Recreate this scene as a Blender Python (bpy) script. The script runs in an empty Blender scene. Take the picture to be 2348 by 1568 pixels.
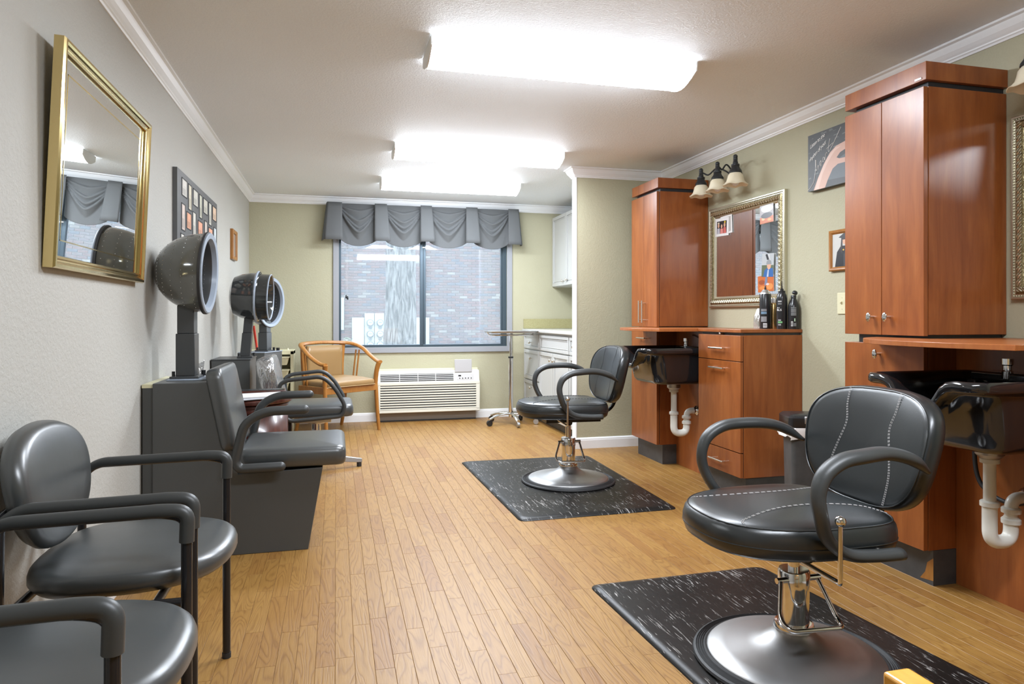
import bpy, bmesh, math, random
from mathutils import Vector, Matrix
C = bpy.context.scene.collection
D = bpy.data
pi = math.pi
random.seed(7)

# ---------------------------------------------------------------- camera, sky, exposure
cam_d = D.cameras.new('camera'); cam = D.objects.new('camera', cam_d); C.objects.link(cam)
cam.location = (0, 0, 1.06)
cam.rotation_euler = (pi/2, 0, -math.atan(404/1573))
cam_d.sensor_width = 36; cam_d.lens = 36*1573/2348
cam_d.shift_y = -56.6/2348
cam_d.clip_start = 0.02; cam_d.clip_end = 200
sc = bpy.context.scene
sc.camera = cam
world = D.worlds.new('overcast_sky'); sc.world = world; world.use_nodes = True
bgn = world.node_tree.nodes['Background']
bgn.inputs[0].default_value = (0.74, 0.87, 1.0, 1); bgn.inputs[1].default_value = 2.45
LAMP = 20.0          # radiance of the fluorescent diffusers
sc.view_settings.view_transform = 'Standard'
sc.view_settings.look = 'None'
sc.view_settings.exposure = 1.40
sc.view_settings.gamma = 1.0
sc.view_settings.use_curve_mapping = False
sc.cycles.use_denoising = True
sc.cycles.max_bounces = 10
sc.cycles.diffuse_bounces = 6
sc.cycles.transparent_max_bounces = 12
sc.cycles.sample_clamp_indirect = 6.0

# ---------------------------------------------------------------- materials
MATS = {}
def _nt(name):
    m = D.materials.new(name); m.use_nodes = True
    nt = m.node_tree; b = nt.nodes['Principled BSDF']
    return m, nt, b
def ramp(nt, fac, stops):
    r = nt.nodes.new('ShaderNodeValToRGB')
    e = r.color_ramp.elements
    while len(e) < len(stops): e.new(0.5)
    for k, (p, c) in enumerate(stops):
        e[k].position = p; e[k].color = (*c, 1)
    nt.links.new(fac, r.inputs[0]); return r.outputs[0]
def coords(nt, scale, kind='pos'):
    mp = nt.nodes.new('ShaderNodeMapping'); mp.inputs['Scale'].default_value = scale
    if kind == 'pos':
        g = nt.nodes.new('ShaderNodeNewGeometry'); nt.links.new(g.outputs['Position'], mp.inputs[0])
    else:
        g = nt.nodes.new('ShaderNodeTexCoord'); nt.links.new(g.outputs['Object'], mp.inputs[0])
    return mp.outputs[0]
def noise(nt, vec, scale, detail=3, rough=0.5, dist=0.0):
    n = nt.nodes.new('ShaderNodeTexNoise'); n.inputs['Scale'].default_value = scale
    n.inputs['Detail'].default_value = detail; n.inputs['Roughness'].default_value = rough
    n.inputs['Distortion'].default_value = dist
    if vec is not None: nt.links.new(vec, n.inputs['Vector'])
    return n.outputs['Fac']
def bump(nt, b, h, strength, dist=0.01):
    bp = nt.nodes.new('ShaderNodeBump'); bp.inputs['Strength'].default_value = strength
    bp.inputs['Distance'].default_value = dist
    nt.links.new(h, bp.inputs['Height']); nt.links.new(bp.outputs[0], b.inputs['Normal'])
def mat(name, col, rough=0.5, metal=0.0, spec=0.5, bmp=None, var=None, coat=0.0, trans=0.0):
    m, nt, b = _nt(name)
    b.inputs['Base Color'].default_value = (*col, 1); b.inputs['Roughness'].default_value = rough
    b.inputs['Metallic'].default_value = metal; b.inputs['Specular IOR Level'].default_value = spec
    b.inputs['Coat Weight'].default_value = coat; b.inputs['Coat Roughness'].default_value = 0.1
    b.inputs['Transmission Weight'].default_value = trans
    if var:      # (scale vec, noise scale, colour 2)
        f = noise(nt, coords(nt, var[0]), var[1], 4, 0.55)
        nt.links.new(ramp(nt, f, [(0.3, col), (0.7, var[2])]), b.inputs['Base Color'])
    if bmp:      # (scale, strength, distance)
        bump(nt, b, noise(nt, coords(nt, (1, 1, 1)), bmp[0], 3, 0.5), bmp[1], bmp[2])
    MATS[name] = m; return m

# painted walls with orange-peel texture, stippled ceiling
def plaster(name, col, col2, sc1, st, dist):
    m, nt, b = _nt(name)
    v = coords(nt, (1, 1, 1))
    nt.links.new(ramp(nt, noise(nt, v, 1.3, 2), [(0.35, col), (0.7, col2)]), b.inputs['Base Color'])
    b.inputs['Roughness'].default_value = 0.62; b.inputs['Specular IOR Level'].default_value = 0.35
    n1 = noise(nt, v, sc1, 4, 0.6, 0.4)
    r = ramp(nt, n1, [(0.42, (0, 0, 0)), (0.6, (1, 1, 1))])
    bump(nt, b, r, st, dist)
    MATS[name] = m; return m
M_WALL = plaster('wall_paint', (0.430, 0.408, 0.285), (0.448, 0.427, 0.30), 80, 0.20, 0.004)
M_WALLL = plaster('wall_paint_light', (0.470, 0.462, 0.425), (0.485, 0.478, 0.44), 75, 0.25, 0.004)
M_CEIL = plaster('ceiling_stipple', (0.86, 0.90, 0.935), (0.88, 0.92, 0.955), 100, 0.38, 0.005)
M_TRIM = mat('white_trim_paint', (0.86, 0.875, 0.89), 0.35, bmp=(25, 0.05, 0.002))
M_CASE = mat('window_casing_paint', (0.30, 0.31, 0.335), 0.4, bmp=(30, 0.05, 0.002))
M_ALU = mat('dark_aluminium', (0.075, 0.105, 0.13), 0.35, 0.6)
M_WCAB = mat('white_cabinet_lacquer', (0.50, 0.505, 0.49), 0.3, bmp=(20, 0.03, 0.002))
M_SPLASH = mat('speckled_backsplash', (0.30, 0.27, 0.12), 0.45, var=((1, 1, 1), 160, (0.42, 0.39, 0.21)))
M_WTOP = mat('pale_counter_laminate', (0.50, 0.50, 0.48), 0.18, var=((1, 1, 1), 200, (0.62, 0.62, 0.60)))
M_VAL = mat('grey_valance_fabric', (0.125, 0.131, 0.135), 0.85, spec=0.2, bmp=(500, 0.15, 0.001))
M_AC = mat('cream_plastic', (0.72, 0.71, 0.62), 0.4, bmp=(60, 0.03, 0.002))
M_ACW = mat('white_plastic', (0.76, 0.76, 0.75), 0.35, bmp=(60, 0.03, 0.002))
M_BROWNG = mat('taupe_metal', (0.27, 0.24, 0.21), 0.45, bmp=(60, 0.03, 0.002))
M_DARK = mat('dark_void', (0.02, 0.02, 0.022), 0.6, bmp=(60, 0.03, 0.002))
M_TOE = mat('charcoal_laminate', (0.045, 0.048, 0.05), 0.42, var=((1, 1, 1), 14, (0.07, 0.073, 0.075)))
M_VINYL = mat('black_vinyl', (0.014, 0.017, 0.018), 0.33, spec=0.7, bmp=(230, 0.10, 0.001))
M_VINYL2 = mat('lifted_black_vinyl', (0.046, 0.051, 0.052), 0.33, spec=1.0, bmp=(9, 0.06, 0.01))  # black lightened in the base colour to imitate broad sheen and lifted shadows
M_PU = mat('charcoal_armrest_plastic', (0.040, 0.043, 0.043), 0.42, bmp=(150, 0.08, 0.001))
M_STEELB = mat('black_steel_tube', (0.02, 0.02, 0.022), 0.2, 0.3, bmp=(40, 0.02, 0.001))
M_CHROME = mat('chrome', (0.72, 0.72, 0.72), 0.09, 1.0, bmp=(6, 0.02, 0.002))
M_BRUSH = mat('brushed_steel', (0.46, 0.46, 0.46), 0.42, 1.0, bmp=(90, 0.04, 0.001))
M_NICKEL = mat('satin_nickel', (0.70, 0.66, 0.58), 0.3, 1.0, bmp=(90, 0.03, 0.001))
M_RUBBER = mat('black_rubber', (0.022, 0.023, 0.025), 0.55, bmp=(120, 0.05, 0.001))
M_GREY = mat('dark_grey_laminate', (0.070, 0.074, 0.074), 0.42, bmp=(350, 0.10, 0.001))
M_GREYM = mat('dark_grey_metal', (0.055, 0.058, 0.060), 0.35, 0.2, bmp=(200, 0.04, 0.001))
M_HOOD = mat('smoky_grey_plastic', (0.105, 0.107, 0.098), 0.13, coat=0.6, bmp=(8, 0.03, 0.004))
M_HOODB = mat('glossy_black_plastic', (0.030, 0.033, 0.033), 0.08, coat=0.6, bmp=(8, 0.03, 0.004))
M_RIM = mat('pale_grey_plastic_rim', (0.30, 0.35, 0.42), 0.3, bmp=(40, 0.03, 0.002))
M_BOWL = mat('glossy_black_basin', (0.012, 0.012, 0.013), 0.12, coat=0.5, spec=0.55, bmp=(7, 0.02, 0.004))
M_PVC = mat('white_pvc', (0.78, 0.77, 0.70), 0.3, bmp=(30, 0.03, 0.002))
M_IVORY = mat('ivory_plastic', (0.66, 0.63, 0.42), 0.4, bmp=(30, 0.03, 0.002))
M_BRASS = mat('polished_brass', (0.72, 0.57, 0.27), 0.13, 1.0, bmp=(3, 0.01, 0.001))
M_MIRROR = mat('mirror_glass', (0.86, 0.88, 0.87), 0.0, 1.0, bmp=(2, 0.003, 0.001))
M_ANTIQ = mat('antique_gold_frame', (0.36, 0.31, 0.17), 0.32, 0.75, var=((1, 1, 1), 45, (0.16, 0.12, 0.05)), bmp=(110, 0.5, 0.004))
M_ANTIS = mat('antique_silver_frame', (0.60, 0.57, 0.44), 0.28, 0.8, bmp=(60, 0.1, 0.002))
M_SHADE = mat('frosted_amber_glass', (0.80, 0.74, 0.58), 0.35, spec=0.4, var=((1, 1, 1), 14, (0.74, 0.66, 0.48)))
M_BRONZE = mat('oil_rubbed_bronze', (0.045, 0.05, 0.055), 0.35, 0.6, bmp=(80, 0.05, 0.001))
M_OAK = mat('golden_oak', (0.39, 0.175, 0.038), 0.32, var=((6, 6, 1.2), 9, (0.30, 0.115, 0.022)), bmp=(60, 0.03, 0.001))
M_TAN = mat('tan_vinyl', (0.29, 0.175, 0.068), 0.33, spec=0.6, bmp=(120, 0.08, 0.001))
M_TANP = mat('pale_tan_piping', (0.42, 0.29, 0.14), 0.4, bmp=(120, 0.08, 0.001))
M_MAHOG = mat('mahogany_veneer', (0.085, 0.022, 0.013), 0.28, coat=0.2, var=((8, 8, 1), 8, (0.045, 0.012, 0.008)))
M_STITCH = mat('pale_grey_thread', (0.45, 0.43, 0.42), 0.6, bmp=(300, 0.1, 0.001))
M_WHITE = mat('white_card', (0.80, 0.79, 0.77), 0.5, bmp=(30, 0.02, 0.001))
M_BLACKP = mat('black_plastic', (0.018, 0.019, 0.021), 0.25, bmp=(60, 0.03, 0.001))
M_GOLD = mat('gold_can', (0.62, 0.42, 0.18), 0.22, 0.9, bmp=(20, 0.02, 0.001))
M_RED = mat('red_paint', (0.62, 0.045, 0.02), 0.35, bmp=(30, 0.02, 0.001))
M_METER = mat('meter_box_paint', (0.34, 0.37, 0.36), 0.5, bmp=(10, 0.05, 0.003))
M_METER2 = mat('meter_grey', (0.13, 0.16, 0.17), 0.5, bmp=(10, 0.05, 0.003))
M_MORTAR = mat('mortar', (0.22, 0.22, 0.22), 0.9, bmp=(60, 0.3, 0.003))
M_GROUND = mat('outdoor_ground', (0.34, 0.33, 0.30), 0.95, var=((1, 1, 1), 6, (0.27, 0.28, 0.22)))
M_LEAF = mat('shrub_leaf', (0.22, 0.30, 0.20), 0.6, var=((1, 1, 1), 20, (0.35, 0.40, 0.34)))
M_PAGE = mat('magazine_pages', (0.62, 0.60, 0.58), 0.4, var=((1, 1, 12), 14, (0.40, 0.38, 0.36)))
M_YOAK = mat('honey_wood_arm', (0.66, 0.34, 0.06), 0.25, coat=0.4, var=((8, 2, 8), 6, (0.56, 0.25, 0.035)))

def cherry():
    m, nt, b = _nt('cherry_laminate')
    v = coords(nt, (5, 5, 0.8))
    f = noise(nt, v, 3.2, 5, 0.6, 0.6)
    c1 = ramp(nt, f, [(0.25, (0.205, 0.054, 0.013)), (0.55, (0.295, 0.088, 0.021)), (0.8, (0.37, 0.125, 0.033))])
    v2 = coords(nt, (60, 60, 1.5)); f2 = noise(nt, v2, 3, 2)
    mx = nt.nodes.new('ShaderNodeMixRGB'); mx.blend_type = 'MULTIPLY'; mx.inputs[0].default_value = 0.25
    nt.links.new(c1, mx.inputs[1]); nt.links.new(ramp(nt, f2, [(0.3, (0.65, 0.6, 0.55)), (0.7, (1, 1, 1))]), mx.inputs[2])
    nt.links.new(mx.outputs[0], b.inputs['Base Color'])
    b.inputs['Roughness'].default_value = 0.30; b.inputs['Specular IOR Level'].default_value = 0.5
    MATS['cherry'] = m; return m
M_CH = cherry()
M_CHE = mat('cherry_edge_band', (0.38, 0.125, 0.034), 0.3, var=((10, 10, 2), 6, (0.31, 0.09, 0.024)))

def floor_mat():
    m, nt, b = _nt('oak_vinyl_strip')
    L = nt.links
    oi = nt.nodes.new('ShaderNodeObjectInfo'); ge = nt.nodes.new('ShaderNodeNewGeometry')
    ad = nt.nodes.new('ShaderNodeMath'); ad.operation = 'ADD'
    L.new(oi.outputs['Random'], ad.inputs[0]); L.new(ge.outputs['Random Per Island'], ad.inputs[1])
    fr = nt.nodes.new('ShaderNodeMath'); fr.operation = 'FRACT'; L.new(ad.outputs[0], fr.inputs[0])
    mul = nt.nodes.new('ShaderNodeMath'); mul.operation = 'MULTIPLY'; mul.inputs[1].default_value = 37.0
    L.new(fr.outputs[0], mul.inputs[0])
    cb = nt.nodes.new('ShaderNodeCombineXYZ'); L.new(mul.outputs[0], cb.inputs[0]); L.new(mul.outputs[0], cb.inputs[1]); L.new(mul.outputs[0], cb.inputs[2])
    vadd = nt.nodes.new('ShaderNodeVectorMath'); vadd.operation = 'ADD'
    L.new(ge.outputs['Position'], vadd.inputs[0]); L.new(cb.outputs[0], vadd.inputs[1])
    mp = nt.nodes.new('ShaderNodeMapping'); mp.inputs['Scale'].default_value = (9, 1.1, 9); L.new(vadd.outputs[0], mp.inputs[0])
    # cathedral grain: rings of a slow noise
    n0 = noise(nt, mp.outputs[0], 1.4, 2, 0.45, 0.5)
    m2 = nt.nodes.new('ShaderNodeMath'); m2.operation = 'MULTIPLY'; m2.inputs[1].default_value = 16.0; L.new(n0, m2.inputs[0])
    f2 = nt.nodes.new('ShaderNodeMath'); f2.operation = 'PINGPONG'; f2.inputs[1].default_value = 0.5; L.new(m2.outputs[0], f2.inputs[0])
    grain = ramp(nt, f2.outputs[0], [(0.0, (0.20, 0.20, 0.20)), (0.20, (0.85, 0.85, 0.85)), (0.5, (1, 1, 1))])
    base = ramp(nt, fr.outputs[0], [(0.0, (0.300, 0.156, 0.036)), (0.35, (0.337, 0.183, 0.046)), (0.7, (0.318, 0.167, 0.040)), (1.0, (0.276, 0.133, 0.030))])
    dark = nt.nodes.new('ShaderNodeMixRGB'); dark.blend_type = 'MULTIPLY'; dark.inputs[0].default_value = 0.6
    tint = ramp(nt, grain, [(0.0, (0.44, 0.30, 0.17)), (1.0, (1, 1, 1))])
    L.new(base, dark.inputs[1]); L.new(tint, dark.inputs[2])
    mp3 = nt.nodes.new('ShaderNodeMapping'); mp3.inputs['Scale'].default_value = (60, 3, 60); L.new(vadd.outputs[0], mp3.inputs[0])
    fine = noise(nt, mp3.outputs[0], 4, 3)
    d2 = nt.nodes.new('ShaderNodeMixRGB'); d2.blend_type = 'MULTIPLY'; d2.inputs[0].default_value = 0.30
    L.new(dark.outputs[0], d2.inputs[1]); L.new(ramp(nt, fine, [(0.35, (0.6, 0.5, 0.4)), (0.65, (1, 1, 1))]), d2.inputs[2])
    L.new(d2.outputs[0], b.inputs['Base Color'])
    b.inputs['Roughness'].default_value = 0.44; b.inputs['Specular IOR Level'].default_value = 0.5
    b.inputs['Coat Weight'].default_value = 0.08; b.inputs['Coat Roughness'].default_value = 0.36
    add = nt.nodes.new('ShaderNodeMath'); add.operation = 'ADD'; L.new(grain, add.inputs[0]); L.new(fine, add.inputs[1])
    bump(nt, b, add.outputs[0], 0.22, 0.0012)
    MATS['floor'] = m; return m
M_FLOOR = floor_mat()
M_FBASE = mat('floor_underlay', (0.22, 0.12, 0.05), 0.5, bmp=(40, 0.1, 0.001))

def mat_mat():
    m, nt, b = _nt('marbled_rubber')
    v = coords(nt, (1.0, 1.0, 1.0))
    rot = nt.nodes.new('ShaderNodeMapping'); rot.inputs['Rotation'].default_value = (0, 0, 0.5); rot.inputs['Scale'].default_value = (44, 4.0, 1)
    nt.links.new(v, rot.inputs[0])
    f = noise(nt, rot.outputs[0], 3.0, 4, 0.62, 0.8)
    g = noise(nt, v, 5.0, 2)
    ml = nt.nodes.new('ShaderNodeMath'); ml.operation = 'MULTIPLY_ADD'; ml.inputs[1].default_value = 0.25; nt.links.new(g, ml.inputs[0]); nt.links.new(f, ml.inputs[2])
    nt.links.new(ramp(nt, ml.outputs[0], [(0.69, (0.009, 0.0085, 0.008)), (0.742, (0.035, 0.034, 0.032)), (0.782, (0.33, 0.315, 0.30))]), b.inputs['Base Color'])
    b.inputs['Roughness'].default_value = 0.38; b.inputs['Specular IOR Level'].default_value = 0.32
    bump(nt, b, noise(nt, v, 9, 3), 0.12, 0.006)
    return m
M_MAT = mat_mat()

def lens_mat(k=1.0):
    m, nt, b = _nt('glowing_diffuser')
    b.inputs['Base Color'].default_value = (0.85, 0.85, 0.85, 1)
    b.inputs['Emission Color'].default_value = (0.915, 0.98, 1.07, 1)
    b.inputs['Emission Strength'].default_value = LAMP*k
    b.inputs['Roughness'].default_value = 0.3
    return m
M_LENS = lens_mat(); M_LENSS = lens_mat(0.26)
M_CAP = mat('diffuser_end_cap', (0.82, 0.82, 0.80), 0.4, bmp=(30, 0.02, 0.001))

def veiled_glass():  # panes carry a whitish veil imitating washed-out daylight glare
    m = D.materials.new('glare_veiled_glass'); m.use_nodes = True
    nt = m.node_tree; nt.nodes.clear(); L = nt.links
    out = nt.nodes.new('ShaderNodeOutputMaterial')
    tr = nt.nodes.new('ShaderNodeBsdfTransparent'); tl = nt.nodes.new('ShaderNodeBsdfTranslucent'); gl = nt.nodes.new('ShaderNodeBsdfGlossy')
    tl.inputs[0].default_value = (0.95, 0.97, 1, 1); gl.inputs['Roughness'].default_value = 0.02
    tr.inputs[0].default_value = (0.97, 0.985, 1, 1)
    tc = nt.nodes.new('ShaderNodeNewGeometry')
    mp = nt.nodes.new('ShaderNodeMapping'); mp.inputs['Scale'].default_value = (22, 1, 1.6); L.new(tc.outputs['Position'], mp.inputs[0])
    f = noise(nt, mp.outputs[0], 2.2, 4, 0.6)
    mr = nt.nodes.new('ShaderNodeMapRange'); mr.inputs['To Min'].default_value = 0.07; mr.inputs['To Max'].default_value = 0.12
    L.new(f, mr.inputs[0])
    m1 = nt.nodes.new('ShaderNodeMixShader'); L.new(mr.outputs[0], m1.inputs[0]); L.new(tr.outputs[0], m1.inputs[1]); L.new(tl.outputs[0], m1.inputs[2])
    m2 = nt.nodes.new('ShaderNodeMixShader'); m2.inputs[0].default_value = 0.06; L.new(m1.outputs[0], m2.inputs[1]); L.new(gl.outputs[0], m2.inputs[2])
    L.new(m2.outputs[0], out.inputs[0]); return m
M_GLASS = veiled_glass()
def clear_plastic():
    m = D.materials.new('clear_plastic_film'); m.use_nodes = True
    nt = m.node_tree; nt.nodes.clear(); L = nt.links
    out = nt.nodes.new('ShaderNodeOutputMaterial')
    tr = nt.nodes.new('ShaderNodeBsdfTransparent'); gl = nt.nodes.new('ShaderNodeBsdfGlossy'); df = nt.nodes.new('ShaderNodeBsdfDiffuse')
    gl.inputs['Roughness'].default_value = 0.10; df.inputs[0].default_value = (0.8, 0.82, 0.84, 1)
    m0 = nt.nodes.new('ShaderNodeMixShader'); m0.inputs[0].default_value = 0.16; L.new(tr.outputs[0], m0.inputs[1]); L.new(df.outputs[0], m0.inputs[2])
    m1 = nt.nodes.new('ShaderNodeMixShader'); m1.inputs[0].default_value = 0.42; L.new(m0.outputs[0], m1.inputs[1]); L.new(gl.outputs[0], m1.inputs[2])
    bp = nt.nodes.new('ShaderNodeBump'); bp.inputs['Strength'].default_value = 0.9; bp.inputs['Distance'].default_value = 0.02
    mp = nt.nodes.new('ShaderNodeMapping'); mp.inputs['Scale'].default_value = (1, 1.0, 0.35)
    g = nt.nodes.new('ShaderNodeNewGeometry'); L.new(g.outputs['Position'], mp.inputs[0])
    L.new(noise(nt, mp.outputs[0], 22, 3, 0.5, 1.0), bp.inputs['Height']); L.new(bp.outputs[0], gl.inputs['Normal'])
    L.new(m1.outputs[0], out.inputs[0]); return m
M_FILM = clear_plastic()
def brick_mat():
    m, nt, b = _nt('brick_clay'); L = nt.links
    oi = nt.nodes.new('ShaderNodeObjectInfo'); ge = nt.nodes.new('ShaderNodeNewGeometry')
    ad = nt.nodes.new('ShaderNodeMath'); ad.operation = 'ADD'; L.new(oi.outputs['Random'], ad.inputs[0]); L.new(ge.outputs['Random Per Island'], ad.inputs[1])
    fr = nt.nodes.new('ShaderNodeMath'); fr.operation = 'FRACT'; L.new(ad.outputs[0], fr.inputs[0])
    c = ramp(nt, fr.outputs[0], [(0.0, (0.12, 0.085, 0.085)), (0.3, (0.155, 0.10, 0.095)), (0.55, (0.09, 0.10, 0.12)), (0.75, (0.14, 0.105, 0.10)), (0.88, (0.13, 0.11, 0.11)), (0.97, (0.22, 0.21, 0.19))])
    mx = nt.nodes.new('ShaderNodeMixRGB'); mx.inputs[2].default_value = (0.25, 0.245, 0.225, 1)
    L.new(ramp(nt, noise(nt, coords(nt, (3, 3, 9)), 1.2, 4, 0.75), [(0.60, (0, 0, 0)), (0.70, (0.8, 0.8, 0.8))]), mx.inputs[0]); L.new(c, mx.inputs[1])
    L.new(mx.outputs[0], b.inputs['Base Color']); b.inputs['Roughness'].default_value = 0.9
    bump(nt, b, noise(nt, coords(nt, (1, 1, 1)), 40, 3), 0.4, 0.004); return m
M_BRICK = brick_mat()
def bark_mat():
    m, nt, b = _nt('tree_bark')
    v = coords(nt, (9, 9, 1.6)); f = noise(nt, v, 2.5, 6, 0.65, 0.8)
    nt.links.new(ramp(nt, f, [(0.40, (0.04, 0.04, 0.04)), (0.5, (0.15, 0.15, 0.145)), (0.62, (0.27, 0.27, 0.26))]), b.inputs['Base Color'])
    b.inputs['Roughness'].default_value = 0.95; bump(nt, b, f, 0.9, 0.05); return m
M_BARK = bark_mat()

_flat = {}
def flat_mat(col, rough=0.45):
    k = tuple(round(c, 3) for c in col)
    if k not in _flat:
        m, nt, b = _nt('print_ink_%02d' % len(_flat))
        b.inputs['Base Color'].default_value = (*col, 1); b.inputs['Roughness'].default_value = rough
        bump(nt, b, noise(nt, coords(nt, (1, 1, 1)), 300, 1), 0.02, 0.0005)
        _flat[k] = m
    return _flat[k]

# ---------------------------------------------------------------- geometry helpers
class MB:
    def __init__(s): s.v = []; s.f = []; s.mi = []; s.cur = 0; s.ms = None
    def add(s, vs, fs, T=None):
        o = len(s.v)
        for p in vs:
            p = Vector(p)
            s.v.append(tuple(T @ p) if T is not None else tuple(p))
        for f in fs: s.f.append(tuple(i+o for i in f)); s.mi.append(s.cur)
        return s
    def box(s, x0, x1, y0, y1, z0, z1, T=None):
        return s.add([(x0,y0,z0),(x1,y0,z0),(x1,y1,z0),(x0,y1,z0),(x0,y0,z1),(x1,y0,z1),(x1,y1,z1),(x0,y1,z1)],
                     [(0,3,2,1),(4,5,6,7),(0,1,5,4),(1,2,6,5),(2,3,7,6),(3,0,4,7)], T)
    def cyl(s, p0, p1, r, r2=None, n=16):
        p0, p1 = Vector(p0), Vector(p1); r2 = r if r2 is None else r2
        d = (p1-p0).normalized(); a = d.orthogonal().normalized(); b = d.cross(a)
        vs = []
        for p, rr in ((p0, r), (p1, r2)):
            for k in range(n):
                t = 2*pi*k/n; vs.append(p + (a*math.cos(t)+b*math.sin(t))*rr)
        fs = [(k, (k+1) % n, n+(k+1) % n, n+k) for k in range(n)] + [tuple(range(n-1, -1, -1)), tuple(range(n, 2*n))]
        return s.add(vs, fs)
    def sphere(s, c, r, sx=1, sy=1, sz=1, n=12, T=None):
        vs = []; fs = []; m = max(4, n//2)
        for i in range(1, m):
            ph = pi*i/m
            for k in range(n):
                t = 2*pi*k/n
                vs.append((c[0]+r*sx*math.sin(ph)*math.cos(t), c[1]+r*sy*math.sin(ph)*math.sin(t), c[2]+r*sz*math.cos(ph)))
        top = len(vs); vs.append((c[0], c[1], c[2]+r*sz)); vs.append((c[0], c[1], c[2]-r*sz))
        for i in range(m-2):
            for k in range(n):
                a = i*n+k; b = i*n+(k+1) % n; fs.append((a, a+n, b+n, b))
        for k in range(n):
            fs.append((k, (k+1) % n, top)); fs.append(((m-2)*n+(k+1) % n, (m-2)*n+k, top+1))
        return s.add(vs, fs, T)
    def lathe(s, prof, c=(0,0,0), n=32, T=None, axis='z', cap=True, wave=None):
        vs = []; fs = []
        for i, (r, h) in enumerate(prof):
            for k in range(n):
                t = 2*pi*k/n; rr = r; hh = h
                if wave: rr, hh = wave(r, h, t, i)
                x, y, z = rr*math.cos(t), rr*math.sin(t), hh
                if axis == 'x': x, y, z = z, x, y
                vs.append((c[0]+x, c[1]+y, c[2]+z))
        for i in range(len(prof)-1):
            for k in range(n):
                a = i*n+k; b = i*n+(k+1) % n; fs.append((a, b, b+n, a+n))
        if cap:
            fs.append(tuple(range(n-1, -1, -1))); q = (len(prof)-1)*n; fs.append(tuple(range(q, q+n)))
        return s.add(vs, fs, T)
    def rings(s, rs, closed=True, cap=True):
        n = len(rs[0]); vs = [p for r in rs for p in r]; fs = []
        for i in range(len(rs)-1):
            for k in range(n if closed else n-1):
                a = i*n+k; b = i*n+(k+1) % n; fs.append((a, b, b+n, a+n))
        if cap and closed:
            fs.append(tuple(range(n-1, -1, -1))); q = (len(rs)-1)*n; fs.append(tuple(range(q, q+n)))
        return s.add(vs, fs)
    def prism(s, poly, a0, a1, axis='y'):
        n = len(poly)
        def P(p, a):
            return {'y': (p[0], a, p[1]), 'x': (a, p[0], p[1]), 'z': (p[0], p[1], a)}[axis]
        vs = [P(p, a0) for p in poly]+[P(p, a1) for p in poly]
        fs = [(k, (k+1) % n, n+(k+1) % n, n+k) for k in range(n)]+[tuple(range(n-1, -1, -1)), tuple(range(n, 2*n))]
        return s.add(vs, fs)
    def tube(s, pts, r, n=12, ry=None, smooth=6, closed=False, rf=None, up=None, rc=False):
        P = curve(pts, smooth, closed) if smooth > 1 else [Vector(p) for p in pts]
        N = len(P); ry = r if ry is None else ry
        T = []
        for i in range(N):
            a = P[(i-1) % N] if (closed or i > 0) else P[i]; b = P[(i+1) % N] if (closed or i < N-1) else P[i]
            T.append((b-a).normalized())
        nrm = (Vector(up) if up else T[0].orthogonal()); nrm = (nrm-T[0]*nrm.dot(T[0])).normalized()
        rs = []
        for i in range(N):
            nrm = (nrm-T[i]*nrm.dot(T[i])).normalized(); bi = T[i].cross(nrm)
            k_ = rf(i/(N-1)) if rf else 1
            rs.append([P[i]+nrm*math.cos(2*pi*k/n)*r*k_+bi*math.sin(2*pi*k/n)*ry*k_ for k in range(n)])
        if closed: rs.append(rs[0]); return s.rings(rs, True, False)
        if rc:
            def capr(ring, c, d, flip):
                out = []
                for q in (.35, .65, .88, .99):
                    k_ = math.sqrt(1-q*q); out.append([c+(Vector(p)-c)*k_+d*(min(r, ry)*q) for p in ring])
                return out if not flip else out[::-1]
            rs = capr(rs[0], P[0], -T[0], True)+rs+capr(rs[-1], P[-1], T[-1], False)
        return s.rings(rs)
    def build(s, name, m, parent=None, smooth=True, bevel=0, seg=2, subsurf=0, angle=40, loc=None):
        me = D.meshes.new(name); me.from_pydata([tuple(v) for v in s.v], [], s.f); me.validate(verbose=False)
        ms = s.ms or [m]
        for q in ms: me.materials.append(q)
        if s.ms and len(me.polygons) == len(s.mi): me.polygons.foreach_set('material_index', s.mi)
        bm = bmesh.new(); bm.from_mesh(me)
        bmesh.ops.recalc_face_normals(bm, faces=bm.faces); bm.to_mesh(me); bm.free()
        o = D.objects.new(name, me); C.objects.link(o)
        if bevel:
            b = o.modifiers.new('bevel', 'BEVEL'); b.width = bevel; b.segments = seg; b.limit_method = 'ANGLE'; b.angle_limit = math.radians(35)
        if subsurf:
            q = o.modifiers.new('subsurf', 'SUBSURF'); q.levels = subsurf; q.render_levels = subsurf
        if smooth:
            me.polygons.foreach_set('use_smooth', [True]*len(me.polygons))
            try: me.set_sharp_from_angle(angle=math.radians(angle))
            except Exception: pass
        if parent: o.parent = parent
        if loc: o.location = loc
        return o
def curve(pts, k=6, closed=False):
    P = [Vector(p) for p in pts]; N = len(P); out = []
    rng = N if closed else N-1
    for i in range(rng):
        p1, p2 = P[i], P[(i+1) % N]
        p0 = P[(i-1) % N] if (closed or i > 0) else p1*2-p2
        p3 = P[(i+2) % N] if (closed or i+2 < N) else p2*2-p1
        for j in range(k):
            t = j/k
            out.append(0.5*((2*p1)+(p2-p0)*t+(2*p0-5*p1+4*p2-p3)*t*t+(3*p1-p0-3*p2+p3)*t**3))
    if not closed: out.append(P[-1])
    return out
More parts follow.
